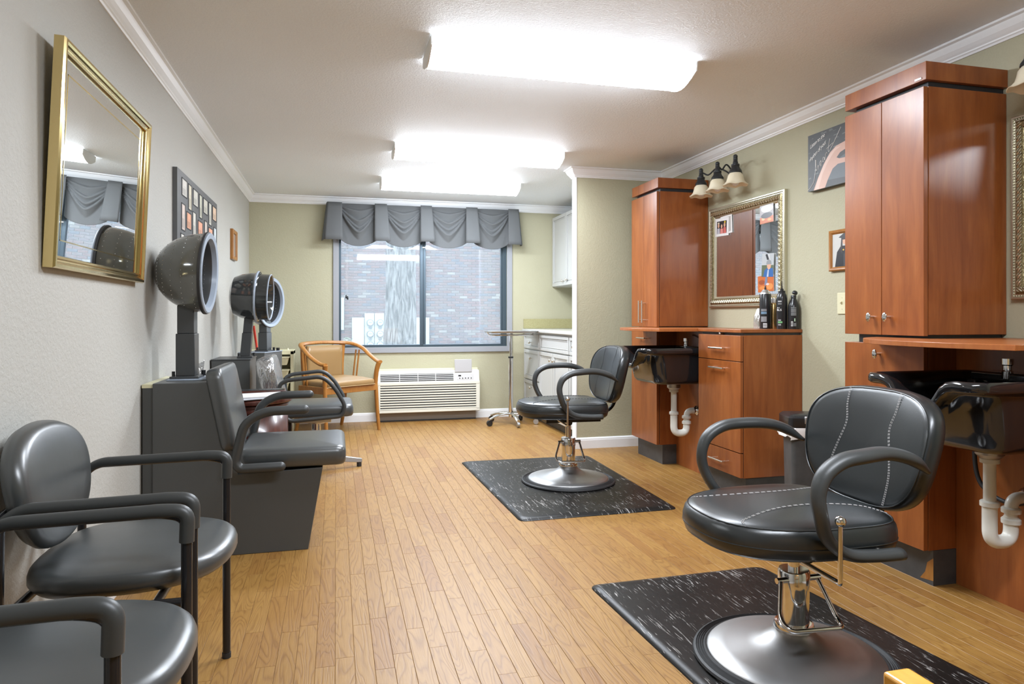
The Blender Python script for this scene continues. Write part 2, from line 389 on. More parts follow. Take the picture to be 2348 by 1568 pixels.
def fillet(pts, r, k=5):
    """polyline with rounded corners"""
    P = [Vector(p) for p in pts]; out = [P[0]]
    for i in range(1, len(P)-1):
        a = (P[i-1]-P[i]); b = (P[i+1]-P[i]); d = min(r, a.length*.49, b.length*.49)
        A = P[i]+a.normalized()*d; B = P[i]+b.normalized()*d
        for j in range(k+1):
            t = j/k; out.append(A*(1-t)**2+P[i]*2*t*(1-t)+B*t*t)
    out.append(P[-1]); return out
def rrect(x0, x1, y0, y1, r, k=5):
    out = []
    for cx, cy, a0 in ((x1-r, y1-r, 0), (x0+r, y1-r, pi/2), (x0+r, y0+r, pi), (x1-r, y0+r, 1.5*pi)):
        for j in range(k+1):
            a = a0+pi/2*j/k; out.append((cx+r*math.cos(a), cy+r*math.sin(a)))
    return out
def superell(a, b, e, t, am=None, em=None):
    c, s = math.cos(t), math.sin(t)
    if c < 0 and am is not None: a, e = am, em
    return (math.copysign(abs(c)**(2/e), c)*a, math.copysign(abs(s)**(2/e), s)*b)

def thing(name, label, cat, loc=(0, 0, 0), rz=0, group=None):
    o = D.objects.new(name, None); C.objects.link(o); o.empty_display_size = 0.1
    o.location = loc; o.rotation_euler = (0, 0, rz); o['label'] = label; o['category'] = cat
    if group: o['group'] = group
    return o
def tag(o, label, cat, group=None, kind=None):
    o['label'] = label; o['category'] = cat
    if group: o['group'] = group
    if kind: o['kind'] = kind
    return o
def struct(o): o['kind'] = 'structure'; return o
def stuff(o): o['kind'] = 'stuff'; return o

# ================================================================ ROOM
XL, XR, YB, YF, H = -0.821, 2.65, 7.13, -2.2, 2.266
WX0, WX1, WZ0, WZ1 = 0.03, 1.774, 0.752, 2.08
b = MB(); b.box(XL-.15, XR+.15, YF-.15, YB+.15, -.2, -.0025); fl = struct(b.build('floor', M_FBASE, smooth=False))
b = MB(); b.box(XL-.15, XR+.15, YF-.15, YB+.15, H, H+.15); struct(b.build('ceiling', M_CEIL, smooth=False))
b = MB(); b.box(XL-.15, XL, YF-.15, YB+.15, -.0025, H); struct(b.build('wall_left', M_WALLL, smooth=False))
b = MB(); b.box(XR, XR+.15, YF-.15, YB+.15, -.0025, H); struct(b.build('wall_right', M_WALL, smooth=False))
b = MB(); b.box(XL, XR, YF-.15, YF, -.0025, H); struct(b.build('wall_front', M_WALL, smooth=False))
b = MB(); b.box(XL, WX0, YB, YB+.15, -.0025, H).box(WX1, XR, YB, YB+.15, -.0025, H).box(WX0, WX1, YB, YB+.15, -.0025, WZ0).box(WX0, WX1, YB, YB+.15, WZ1, H)
struct(b.build('wall_back', M_WALL, smooth=False))
b = MB(); b.box(1.884, XR, 5.23, 5.31, -.0025, H); struct(b.build('wall_partition', M_WALL, smooth=False))
b = MB(); b.box(1.872, 1.8838, 5.226, 5.314, 0, 2.19); struct(b.build('trim_1', M_TRIM, smooth=False, bevel=.003))

# crown moulding and baseboard swept along the walls
CROWN = [(0, -.078), (.006, -.078), (.009, -.070), (.014, -.066), (.015, -.060), (.022, -.053), (.032, -.040), (.040, -.022), (.043, -.014), (.050, -.011), (.055, -.009), (.055, 0), (0, 0)]
BASE = [(0, 0), (.013, 0), (.013, .066), (.011, .072), (.011, .078), (.005, .087), (0, .088)]
RUN = [(XL, YF), (XL, YB), (XR, YB), (XR, 5.31), (1.872, 5.31), (1.872, 5.23), (XR, 5.23), (XR, YF)]
def nrm2(a, b):
    d = Vector((b[0]-a[0], b[1]-a[1])).normalized(); return Vector((d.y, -d.x))
def run_seg(i, prof, z0, name, trim0=None, trim1=None):
    a, c = Vector(RUN[i]), Vector(RUN[i+1]); n = nrm2(a, c)
    def off(j, k):       # mitred offset at vertex j
        if 0 < j < len(RUN)-1:
            n0 = nrm2(RUN[j-1], RUN[j]); n1 = nrm2(RUN[j], RUN[j+1]); return (n0+n1)*k
        return n*k
    A = []; B = []
    for (o, z) in prof:
        p = a+(off(i, o) if trim0 is None else n*o); q = c+(off(i+1, o) if trim1 is None else n*o)
        if trim0 is not None: p = a+(c-a).normalized()*trim0+n*o
        if trim1 is not None: q = a+(c-a).normalized()*trim1+n*o
        A.append((p.x, p.y, z0+z)); B.append((q.x, q.y, z0+z))
    m = MB(); m.rings([A, B]); return struct(m.build(name, M_TRIM, smooth=False))
tn = 2
for i in range(7):
    run_seg(i, CROWN, H, 'trim_%d' % tn); tn += 1
for i, t0, t1, nm in ((0, None, None, 'baseboard_left'), (1, None, .40-XL, 'baseboard_back'), (1, 1.425-XL, 1.958-XL, 'baseboard_back'),
                      (4, None, None, 'baseboard_partition'), (5, None, None, 'baseboard_partition'), (6, None, None, 'baseboard_right')):
    run_seg(i, BASE, 0, nm, t0, t1)

# floor strips: rows along Y, ends staggered
W = 0.0585; rows = int((XR-XL)/W)+1
cells = []
rr = random.Random(3)
for i in range(rows):
    x0 = XL+i*W; y = YF-rr.random()*.4
    while y < YB:
        L = rr.choice((.36, .42, .48, .54)); cells.append((x0, max(y, YF), min(x0+W, XR), min(y+L, YB))); y += L
def see(c):
    x, y = (c[0]+c[2])/2, (c[1]+c[3])/2
    k = x*.2487+y*.9686
    if k < 1.6: return 1e9
    u = 1174+1573*(x*.9686-y*.2487)/k
    if u < -40 or u > 2390: return 1e9
    if x < -.1 and 3.2 < y < 3.8: return 1e9
    return k
cells = [c for c in cells if c[3]-c[1] > .02]
order = sorted(cells, key=see); own = order[:300]; rest = order[300:]
g = .00035
pm = {}
def plank_mesh(w, l):
    key = (round(w, 3), round(l, 2))
    if key not in pm:
        me = D.meshes.new('plank'); a, c = w-2*g, l-2*g; e = .0008
        vs = [(0, 0, -.0024), (a, 0, -.0024), (a, c, -.0024), (0, c, -.0024), (0, 0, -e), (a, 0, -e), (a, c, -e), (0, c, -e), (e, e, 0), (a-e, e, 0), (a-e, c-e, 0), (e, c-e, 0)]
        fs = [(0,1,5,4),(1,2,6,5),(2,3,7,6),(3,0,4,7),(4,5,9,8),(5,6,10,9),(6,7,11,10),(7,4,8,11),(8,9,10,11),(0,3,2,1)]
        me.from_pydata(vs, [], fs); me.materials.append(M_FLOOR); pm[key] = me
    return pm[key]
for c in own:
    o = D.objects.new('plank', plank_mesh(c[2]-c[0], c[3]-c[1])); C.objects.link(o); o.parent = fl; o.location = (c[0]+g, c[1]+g, 0)
b = MB()
for c in rest:
    x0, y0, x1, y1 = c[0]+g, c[1]+g, c[2]-g, c[3]-g; e = .0008
    b.add([(x0,y0,-.0024),(x1,y0,-.0024),(x1,y1,-.0024),(x0,y1,-.0024),(x0,y0,-e),(x1,y0,-e),(x1,y1,-e),(x0,y1,-e),(x0+e,y0+e,0),(x1-e,y0+e,0),(x1-e,y1-e,0),(x0+e,y1-e,0)],
          [(0,1,5,4),(1,2,6,5),(2,3,7,6),(3,0,4,7),(4,5,9,8),(5,6,10,9),(6,7,11,10),(7,4,8,11),(8,9,10,11)])
stuff(b.build('far_planks', M_FLOOR, fl, smooth=False))

# ---------------------------------------------------------------- window
win = D.objects.new('window_1', None); C.objects.link(win); win['kind'] = 'structure'
cw = .056
b = MB(); y0, y1 = YB-.018, YB
b.box(WX0-cw, WX0, y0, y1, WZ0-cw, WZ1+cw).box(WX1, WX1+cw, y0, y1, WZ0-cw, WZ1+cw).box(WX0, WX1, y0, y1, WZ0-cw, WZ0).box(WX0, WX1, y0, y1, WZ1, WZ1+cw)
b.build('casing', M_CASE, win, smooth=False, bevel=.002)
b = MB(); fy0, fy1 = YB+.01, YB+.08
b.box(WX0, WX0+.022, fy0, fy1, WZ0, WZ1).box(WX1-.045, WX1, fy0, fy1, WZ0, WZ1).box(WX0+.022, WX1-.045, fy0, fy1, WZ0, WZ0+.026).box(WX0+.022, WX1-.045, fy0, fy1, WZ1-.03, WZ1)
b.build('window_frame', M_ALU, win, smooth=False, bevel=.002)
b = MB(); b.box(.848, .880, YB+.004, YB+.05, WZ0+.02, WZ1-.02).box(.882, .907, YB+.012, YB+.06, WZ0+.02, WZ1-.02)
b.box(WX1-.062, WX1-.045, YB+.018, YB+.05, WZ0+.026, WZ1-.02)
b.build('mullion', M_ALU, win, smooth=False, bevel=.002)
b = MB(); b.box(.87, .905, YB-.002, YB+.008, 1.778, 1.792); b.build('latch', M_ACW, win, bevel=.002)
b = MB(); b.box(WX0+.02, .85, YB+.045, YB+.049, WZ0+.02, WZ1-.02); b.build('pane', M_GLASS, win, smooth=False)
b = MB(); b.box(.90, WX1-.05, YB+.028, YB+.032, WZ0+.02, WZ1-.02); b.build('pane', M_GLASS, win, smooth=False)

# blind pull cords
t = thing('blind_cord', 'thin blind pull cords with two small tassels hanging in left window pane', 'cord', (.102, YB-.02, 1.25))
b = MB(); b.tube([(0, 0, .80), (0, 0, .03)], .0012, 6, smooth=1).tube([(.012, 0, .80), (.013, 0, .015)], .0012, 6, smooth=1); b.build('cord', M_STITCH, t)
for x, z in ((0, 0), (.014, -.012)):
    b = MB(); b.lathe([(.003, .035), (.008, .028), (.009, .004), (.006, 0)], (x, 0, z), 10); b.build('tassel', M_BRONZE, t)

# ---------------------------------------------------------------- valance
t = thing('window_valance', 'grey fabric valance with four swags and five pleated tails above window', 'valance', (0, 0, 0))
ZT = 2.198; YV = YB-.125
tails = [(-.080, .060), (.378, .498), (.836, .950), (1.306, 1.426), (1.756, 1.868)]
def swag(x0, x1, seed):
    rs = []; nx, nz = 36, 70
    r = random.Random(seed); ph = [r.uniform(-.02, .02) for _ in range(5)]
    for j in range(nz+1):
        v = j/nz; row = []
        for i in range(nx+1):
            u = i/nx; c = 4*u*(1-u); cf = 1-abs(2*u-1)**1.45; skew = 1+.10*math.sin(seed*1.7)*(u-.5)
            bot = 1.842-.068*c**.8
            z = ZT-v*(ZT-bot)
            tt = (ZT-z-.012)/(.055+.262*cf*skew)      # fold family: gathered at the corners, sagging in the middle
            d = 0
            for q, (f0, wd, am) in enumerate(((.36, .20, .040), (.60, .15, .050), (.79, .12, .040), (.97, .14, .052))):
                x_ = (tt-f0-ph[q])/wd
                if -1 < x_ < 1: d += am*(1-x_)*.5*(1 if x_ > 0 else min(1, (1+x_)*3))*(.55+.45*c**.5)
            d += .020*c*min(1, max(0, tt-.9)) + .006*math.sin(u*9+seed)*max(0, tt-1)
            row.append((x0+(x1-x0)*u, YV+.060-d-.012*c, z))
        rs.append(row)
    m = MB(); m.rings(rs, closed=False, cap=False); o = m.build('swag', M_VAL, t, angle=180)
    so = o.modifiers.new('solid', 'SOLIDIFY'); so.thickness = .004
for k in range(4): swag(tails[k][1]-.02, tails[k+1][0]+.02, k+1)
for k, (a, c) in enumerate(tails):
    m = MB(); rs = []
    for j in range(9):
        v = j/8; sp = .020*v; z = ZT-v*.372 - (.003*math.sin(k*2) if j == 8 else 0)
        row = []
        for i in range(9):
            u = i/8
            x = a-sp*(1.6 if k == 0 else .2)+(c-a+sp*(1.8 if k else 1.8))*u
            row.append((x, YV-.012-.012*math.sin(u*pi)*v-.02*v, z))
        rs.append(row)
    m.rings(rs, closed=False, cap=False); o = m.build('tail', M_VAL, t, angle=180)
    so = o.modifiers.new('solid', 'SOLIDIFY'); so.thickness = .005
for a, s in ((-.080, -1), (1.868, 1)):
    m = MB(); rs = []
    for j in range(7):
        v = j/6; rs.append([(a+s*(.002+.034*v), YV-.012-.02*v, ZT-.372*v), (a+s*(.012+.045*v), (YV+YB)/2, ZT-.376*v), (a+s*(.006+.05*v), YB-.004, ZT-.372*v)])
    m.rings(rs, closed=False, cap=False); o = m.build('return_panel', M_VAL, t, angle=180)
    so = o.modifiers.new('solid', 'SOLIDIFY'); so.thickness = .004
b = MB(); b.box(-.075, 1.863, YV+.05, YB-.02, ZT-.03, ZT-.004); b.build('mounting_board', M_VAL, t)

# ---------------------------------------------------------------- wall air conditioner
t = thing('air_conditioner', 'cream wall air conditioner with louvred grille and open lid below window', 'air conditioner', (0.40, YB, 0))
b = MB(); b.box(-.01, 1.045, -.055, -.002, .095, .532); b.build('wall_sleeve', M_IVORY, t, bevel=.004)
b = MB(); b.box(.01, 1.02, -.075, -.002, .002, .094); b.build('base_plate', M_BROWNG, t, bevel=.002)
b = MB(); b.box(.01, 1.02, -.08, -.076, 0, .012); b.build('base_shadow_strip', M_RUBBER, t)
prof = [(-.055, .095), (-.150, .100), (-.162, .125), (-.162, .36), (-.155, .42), (-.135, .500), (-.115, .514), (-.055, .516)]
b = MB(); b.prism([(y, z) for y, z in prof], 0, 1.045, 'x'); bd = b.build('body', M_AC, t, bevel=.008, seg=3)
def acy(z): return -.162 if z < .36 else (-.162+(z-.36)*.117 if z < .42 else -.155+(z-.42)*.25)
b = MB(); b.prism([(acy(.412)-.001, .412), (acy(.486)-.001, .486), (-.13, .486), (-.13, .412)], .032, .772, 'x'); b.build('outlet_recess', M_DARK, t)
for k in range(4):
    z = .422+.0175*k; b = MB(); b.prism([(acy(z)-.005, z), (acy(z)-.005, z+.005), (acy(z)+.001, z+.006), (acy(z)+.001, z)], .032, .772, 'x'); b.build('slat', M_ACW, t)
for x in (.22, .405, .585):
    b = MB(); b.prism([(acy(.412)-.005, .412), (acy(.486)-.005, .486), (acy(.486)+.004, .486), (acy(.412)+.004, .412)], x, x+.005, 'x'); b.build('divider', M_ACW, t)
b = MB(); b.prism([(acy(.405)-.006, .405), (acy(.49)-.006, .49), (-.12, .49), (-.12, .405)], .79, 1.03, 'x'); b.build('control_housing', M_ACW, t, bevel=.004)
b = MB(); b.prism([(acy(.418)-.008, .418), (acy(.478)-.008, .478), (-.12, .478), (-.12, .418)], .805, .985, 'x'); cp = b.build('control_panel', mat('panel_grey', (.50, .49, .48), .5, bmp=(40, .02, .001)), t)
b = MB(); b.box(.822, .850, acy(.46)-.0105, acy(.46), .452, .466); b.build('display', M_BLACKP, cp)
for k in range(5):
    b = MB(); b.cyl((.835+.030*k, acy(.434)-.012, .434), (.835+.030*k, acy(.434), .434), .006, n=10); b.build('button', M_TOE, cp)
b = MB(); b.box(.785, .965, -.010, 0, 0, .132); lid = b.build('lid', mat('lid_grey_plastic', (.42, .41, .41), .4, bmp=(40, .02, .001)), t, bevel=.004); lid.location = (0, -.142, .494); lid.rotation_euler = (math.radians(-6), 0, 0)
b = MB(); b.box(.030, 1.005, -.164, -.10, .122, .372); b.build('grille_recess', M_DARK, t)
for k in range(10):
    z = .128+.0250*k; b = MB(); b.prism([(-.171, z), (-.172, z+.011), (-.150, z+.018), (-.148, z+.004)], .028, 1.007, 'x'); b.build('slat', M_AC, t)
b = MB(); b.box(.0, .03, -.170, -.12, .115, .385).box(1.005, 1.045, -.170, -.12, .115, .385).box(0, 1.045, -.172, -.12, .374, .405).box(0, 1.045, -.170, -.12, .098, .126); b.build('front_frame', M_AC, t, bevel=.004)

# ================================================================ ceiling lights
def ceiling_light(x0, x1, y0, label):
    t = thing('ceiling_light', label, 'ceiling light', (x0, y0, H), group='fluorescent wrap lights on the ceiling')
    L, Wd = x1-x0, .285
    pr = [(0, -.002), (0, -.045)]
    for k in range(1, 12):
        a = k/12; pr.append((Wd*a, -.045-.042*math.sin(pi*a)))
    pr += [(Wd, -.045), (Wd, -.002)]
    b = MB(); b.ms = [M_LENS, M_LENSS]; n_ = len(pr); x0_, x1_ = .006, L-.006       # the prismatic sides throw far less light than the face
    for q in range(n_-1):
        b.cur = 1 if q in (0, n_-2) else 0
        a_, c_ = pr[q], pr[q+1]
        b.add([(x0_, *a_), (x1_, *a_), (x1_, *c_), (x0_, *c_)], [(0, 1, 2, 3)])
    b.build('diffuser', M_LENS, t, smooth=False)
    b = MB(); b.box(.01, L-.01, .02, Wd-.02, -.03, -.001); b.build('fixture_pan', M_CAP, t, smooth=False)
    for x in (0, L-.006):
        pr2 = [(p[0]*1.012-.0015, p[1]*1.03 if p[1] < -.01 else p[1]) for p in pr]
        b = MB(); b.prism(pr2, x, x+.006, 'x'); b.build('end_cap', M_CAP, t, smooth=False)
    return t
ceiling_light(.392, 1.648, 2.912, 'large white fluorescent wrap light nearest the camera on the ceiling')
ceiling_light(.391, 1.620, 4.755, 'middle white fluorescent wrap light of three on the ceiling')
ceiling_light(.379, 1.614, 5.962, 'farthest white fluorescent wrap light, close to the window valance')
ceiling_light(.392, 1.648, 0.62, 'added white fluorescent wrap light overhead, out of view, brightening the foreground')  # added unseen fixture, continues the row to light the foreground

# ================================================================ white kitchen cabinets
def knob(parent, p, d, m=M_NICKEL, r=.015):
    d = Vector(d); p = Vector(p)
    b = MB(); b.cyl(p, p+d*.018, .005, n=10); b.sphere(p+d*.024, r, *( (.55, 1, 1) if abs(d.x) > .5 else (1, .55, 1)), n=12); return b.build('knob', m, parent)
def shaker(name, parent, y0, y1, z0, z1, X, kpos):
    """panelled front on the plane x = X facing -X, raised rim and recessed field"""
    b = MB(); e = .035 if (z1-z0) > .2 else .026
    b.box(X-.019, X, y0, y1, z0, z0+e).box(X-.019, X, y0, y1, z1-e, z1).box(X-.019, X, y0, y0+e, z0+e, z1-e).box(X-.019, X, y1-e, y1, z0+e, z1-e)
    b.box(X-.010, X, y0+e, y1-e, z0+e, z1-e)
    i = e+.010
    b.box(X-.0145, X-.009, y0+i, y1-i, z0+i, z0+i+.004).box(X-.0145, X-.009, y0+i, y1-i, z1-i-.004, z1-i).box(X-.0145, X-.009, y0+i, y0+i+.004, z0+i, z1-i).box(X-.0145, X-.009, y1-i-.004, y1-i, z0+i, z1-i)
    o = b.build(name, M_WCAB, parent, smooth=False, bevel=.002)
    for ky, kz in kpos: knob(o, (X-.016, ky, kz), (-1, 0, 0))
    return o
Xc = 1.972
def base_cab(y0, y1, label, fronts):
    t = thing('base_cabinet', label, 'cabinet', (0, 0, 0), group='white base cabinets under the pale counter')
    b = MB(); b.box(Xc, XR-.002, y0+.001, y1-.001, .09, .905); b.build('carcass', M_WCAB, t, smooth=False)
    b = MB(); b.box(Xc+.06, XR-.002, y0+.001, y1-.001, 0, .089); b.build('toe_kick', M_TOE, t, smooth=False)
    for nm, a, c, z0, z1, kp in fronts: shaker(nm, t, a+.004, c-.004, z0, z1, Xc, kp)
    return t
base_cab(6.535, 7.125, 'white base cabinet against the back wall with one drawer above two doors', [
    ('drawer', 6.55, 7.10, .735, .885, [(6.82, .80)]), ('door', 6.55, 7.10, .418, .722, [(6.80, .640)]), ('door', 6.55, 7.10, .10, .405, [(6.80, .335)])])
base_cab(5.632, 6.533, 'white base cabinet in the middle, wide false drawer over a pair of doors', [
    ('drawer', 5.64, 6.53, .735, .885, []), ('door', 6.085, 6.53, .10, .722, [(6.13, .655)]), ('door', 5.64, 6.082, .10, .722, [(6.035, .655)])])
base_cab(5.32, 5.630, 'narrow white drawer base cabinet half hidden behind the partition wall', [
    ('drawer', 5.33, 5.625, .735, .885, [(5.48, .81)]), ('door', 5.33, 5.625, .33, .722, [(5.48, .65)]), ('drawer', 5.33, 5.625, .10, .318, [(5.48, .21)])])
t = thing('counter_top', 'pale speckled counter top with olive backsplash over the white base cabinets', 'counter', (0, 0, 0))
b = MB(); b.box(1.935, XR-.002, 5.315, YB-.002, .906, .938); b.build('slab', M_WTOP, t, bevel=.008, seg=3)
b = MB(); b.box(1.957, XR-.002, YB-.022, YB-.002, .939, 1.043); b.build('backsplash', M_SPLASH, t, smooth=False, bevel=.003)
t = thing('wall_cabinet', 'white two-door wall cabinet above the counter in the alcove', 'cabinet', (0, 0, 0))
b = MB(); b.box(2.30, XR-.002, 5.80, YB-.002, 1.385, 2.14); b.build('carcass', M_WCAB, t, smooth=False)
shaker('door', t, 6.675, 7.12, 1.392, 2.135, 2.30, [(6.735, 1.435)]); shaker('door', t, 6.225, 6.669, 1.392, 2.135, 2.30, [(6.62, 1.445)]); shaker('door', t, 5.81, 6.22, 1.392, 2.135, 2.30, [(5.86, 1.44)])

# ================================================================ cherry stations
XW = XR-.002
def bar_handle(parent, p0, p1, out=.028, r=.0055):
    """bar pull, p0-p1 on the door plane facing -X"""
    p0, p1 = Vector(p0), Vector(p1); o = Vector((-out, 0, 0)); d = (p1-p0).normalized()*.02
    b = MB(); b.cyl(p0+o-d, p1+o+d, r, n=12).cyl(p0, p0+o, .004, n=8).cyl(p1, p1+o, .004, n=8); return b.build('handle', M_NICKEL, parent)
def oval_knob(parent, p):
    b = MB(); b.cyl(p, (p[0]-.022, p[1], p[2]), .005, n=10).sphere((p[0]-.028, p[1], p[2]), .016, .35, .8, 1.25, n=16); return b.build('knob', M_CHROME, parent)
def tower(y0, y1, zsplit0, zsplit1, label, lower, knobs):
    t = thing('tower_cabinet', label, 'cabinet', (0, 0, 0)); X = 2.236
    b = MB(); b.box(X+.024, XW, y0, y1, zsplit1+.004, 1.970); b.build('upper_carcass', M_CH, t, smooth=False, bevel=.0015)
    b = MB(); b.box(X+.024, XW, y0, y1, .140, zsplit0); b.build('lower_carcass', M_CH, t, smooth=False, bevel=.0015)
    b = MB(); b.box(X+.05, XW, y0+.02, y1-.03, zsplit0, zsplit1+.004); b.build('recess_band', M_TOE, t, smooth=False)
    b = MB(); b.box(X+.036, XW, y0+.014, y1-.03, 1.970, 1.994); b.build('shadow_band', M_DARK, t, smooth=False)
    b = MB(); b.box(X+.006, XW, y0-.006, y1+.006, 1.994, 2.066); b.build('crown_box', M_CH, t, smooth=False, bevel=.0015)
    b = MB(); b.box(X+.046, XW, y0, y1-.02, .0, .1395); b.build('toe_kick', M_TOE, t, smooth=False)
    b = MB(); b.box(X+.020, X+.024, y0+.004, y1-.004, zsplit1+.01, 1.966).box(X+.020, X+.024, y0+.004, y1-.004, .146, zsplit0-.004); b.build('door_gap', M_DARK, t, smooth=False)
    ym = (y0+y1)/2
    for k, (a, c) in enumerate(((y0, ym-.0015), (ym+.0015, y1))):
        b = MB(); b.box(X, X+.020, a, c, zsplit1, 1.968); d = b.build('door', M_CH, t, smooth=False, bevel=.0012)
        if knobs: oval_knob(d, (X, ym+(-.045 if k == 0 else .045), zsplit1+.075))
        else: bar_handle(d, (X, ym+(-.028 if k == 0 else .028), 1.04), (X, ym+(-.028 if k == 0 else .028), 1.165), r=.006)
    for nm, z0, z1, hz in lower:
        b = MB(); b.box(X, X+.020, y0, y1, z0, z1); d = b.build(nm, M_CH, t, smooth=False, bevel=.0012)
        if knobs: oval_knob(d, (X, ym+.01, hz))
        else: bar_handle(d, (X, ym-.05, hz), (X, ym+.05, hz))
    return t
ta = tower(2.207, 2.637, .950, .986, 'tall cherry tower cabinet nearest the camera, oval chrome knobs, beside front basin', [('door', .142, .950, .905)], True)
b = MB(); b.box(2.2395, 2.242, 2.222, 2.255, 2.000, 2.009); b.build('badge', M_CHROME, ta, bevel=.001)
b = MB(); b.add([(2.2815, 2.206, .11), (2.2815, 2.206, .02), (2.2815, 2.27, .012), (2.2815, 2.245, .045), (2.2815, 2.235, .085)], [(0, 1, 2, 3, 4)]); b.build('chipped_patch', M_OAK, ta, smooth=False)
tower(4.522, 4.952, .967, .990, 'tall cherry tower cabinet by the partition wall with long steel bar handles', [('drawer', .658, .966, .905), ('door', .142, .654, .61)], False)

def drawer_cab(y0, y1, label, ztop, group):
    t = thing('drawer_cabinet', label, 'cabinet', (0, 0, 0)); X = 2.240
    b = MB(); b.box(X+.022, XW, y0, y1, .137, ztop-.034); b.build('carcass', M_CH, t, smooth=False, bevel=.0015)
    b = MB(); b.box(X+.042, XW, y0+.012, y1-.01, 0, .1365); b.build('toe_kick', M_TOE, t, smooth=False)
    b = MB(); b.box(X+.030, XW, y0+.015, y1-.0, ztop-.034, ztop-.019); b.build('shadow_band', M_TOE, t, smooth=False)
    b = MB(); b.box(X+.018, X+.022, y0+.004, y1-.004, .142, ztop-.040); b.build('drawer_gap', M_DARK, t, smooth=False)
    b = MB(); b.box(X, XW, y0-.002, y1+.004, ztop-.019, ztop); b.build('top', M_CH, t, smooth=False, bevel=.002)
    for z0, z1, hz in ((.806, ztop-.036, .876), (.282, .802, .757), (.139, .277, .205)):
        b = MB(); b.box(X, X+.018, y0+.001, y1-.001, z0, z1); d = b.build('drawer', M_CH, t, smooth=False, bevel=.0012)
        bar_handle(d, (X, (y0+y1)/2-.07, hz), (X, (y0+y1)/2+.05, hz), .026, .0055)
    b = MB(); b.cyl((X+.03, y0+.22, ztop-.028), (X+.008, y0+.22, ztop-.028), .004, n=8).sphere((X+.002, y0+.22, ztop-.028), .007, n=12).sphere((X+.014, y0+.235, ztop-.028), .006, n=12); b.build('pull_knob', M_NICKEL, t)
    return t
drawer_cab(3.472, 3.942, 'cherry three-drawer cabinet carrying the hair spray bottles', .990, None)
drawer_cab(1.150, 1.622, 'cherry drawer cabinet right of the front basin, cut by photo edge', .979, None)

def basin_unit(y0, y1, zt, curve_pts, label, lp):
    t = thing('basin_back_panel', lp, 'panel', (0, 0, 0))
    b = MB(); b.box(2.392, 2.412, y0+.001, y1-.001, 0, zt-.022); b.build('panel', M_CH, t, smooth=False)
    w = thing('station_worktop', label, 'worktop', (0, 0, 0))
    poly = [(XW, y0+.005), (2.00, y0+.005)] + [(p.x, p.y) for p in curve(curve_pts, 8)] + [(2.262, curve_pts[-1][1]+.001), (2.262, y1-.003), (XW, y1-.003)]
    b = MB(); b.prism(poly, zt-.0185, zt, 'z'); b.build('top', M_CHE, w, bevel=.0015, angle=30)
basin_unit(3.946, 4.522, .9875, [(1.972, 3.951, 0), (1.925, 4.12, 0), (1.908, 4.32, 0), (1.955, 4.53, 0), (2.08, 4.68, 0), (2.232, 4.76, 0)],
           'curved cherry worktop over the far basin beside drawer cabinet', 'cherry back panel behind far basin drain pipe')
basin_unit(1.626, 2.206, .9765, [(1.99, 1.631, 0), (1.945, 1.80, 0), (1.935, 2.00, 0), (1.99, 2.22, 0), (2.10, 2.37, 0), (2.233, 2.45, 0)],
           'curved cherry worktop over the front basin at right photo edge', 'cherry back panel behind front basin drain pipe')

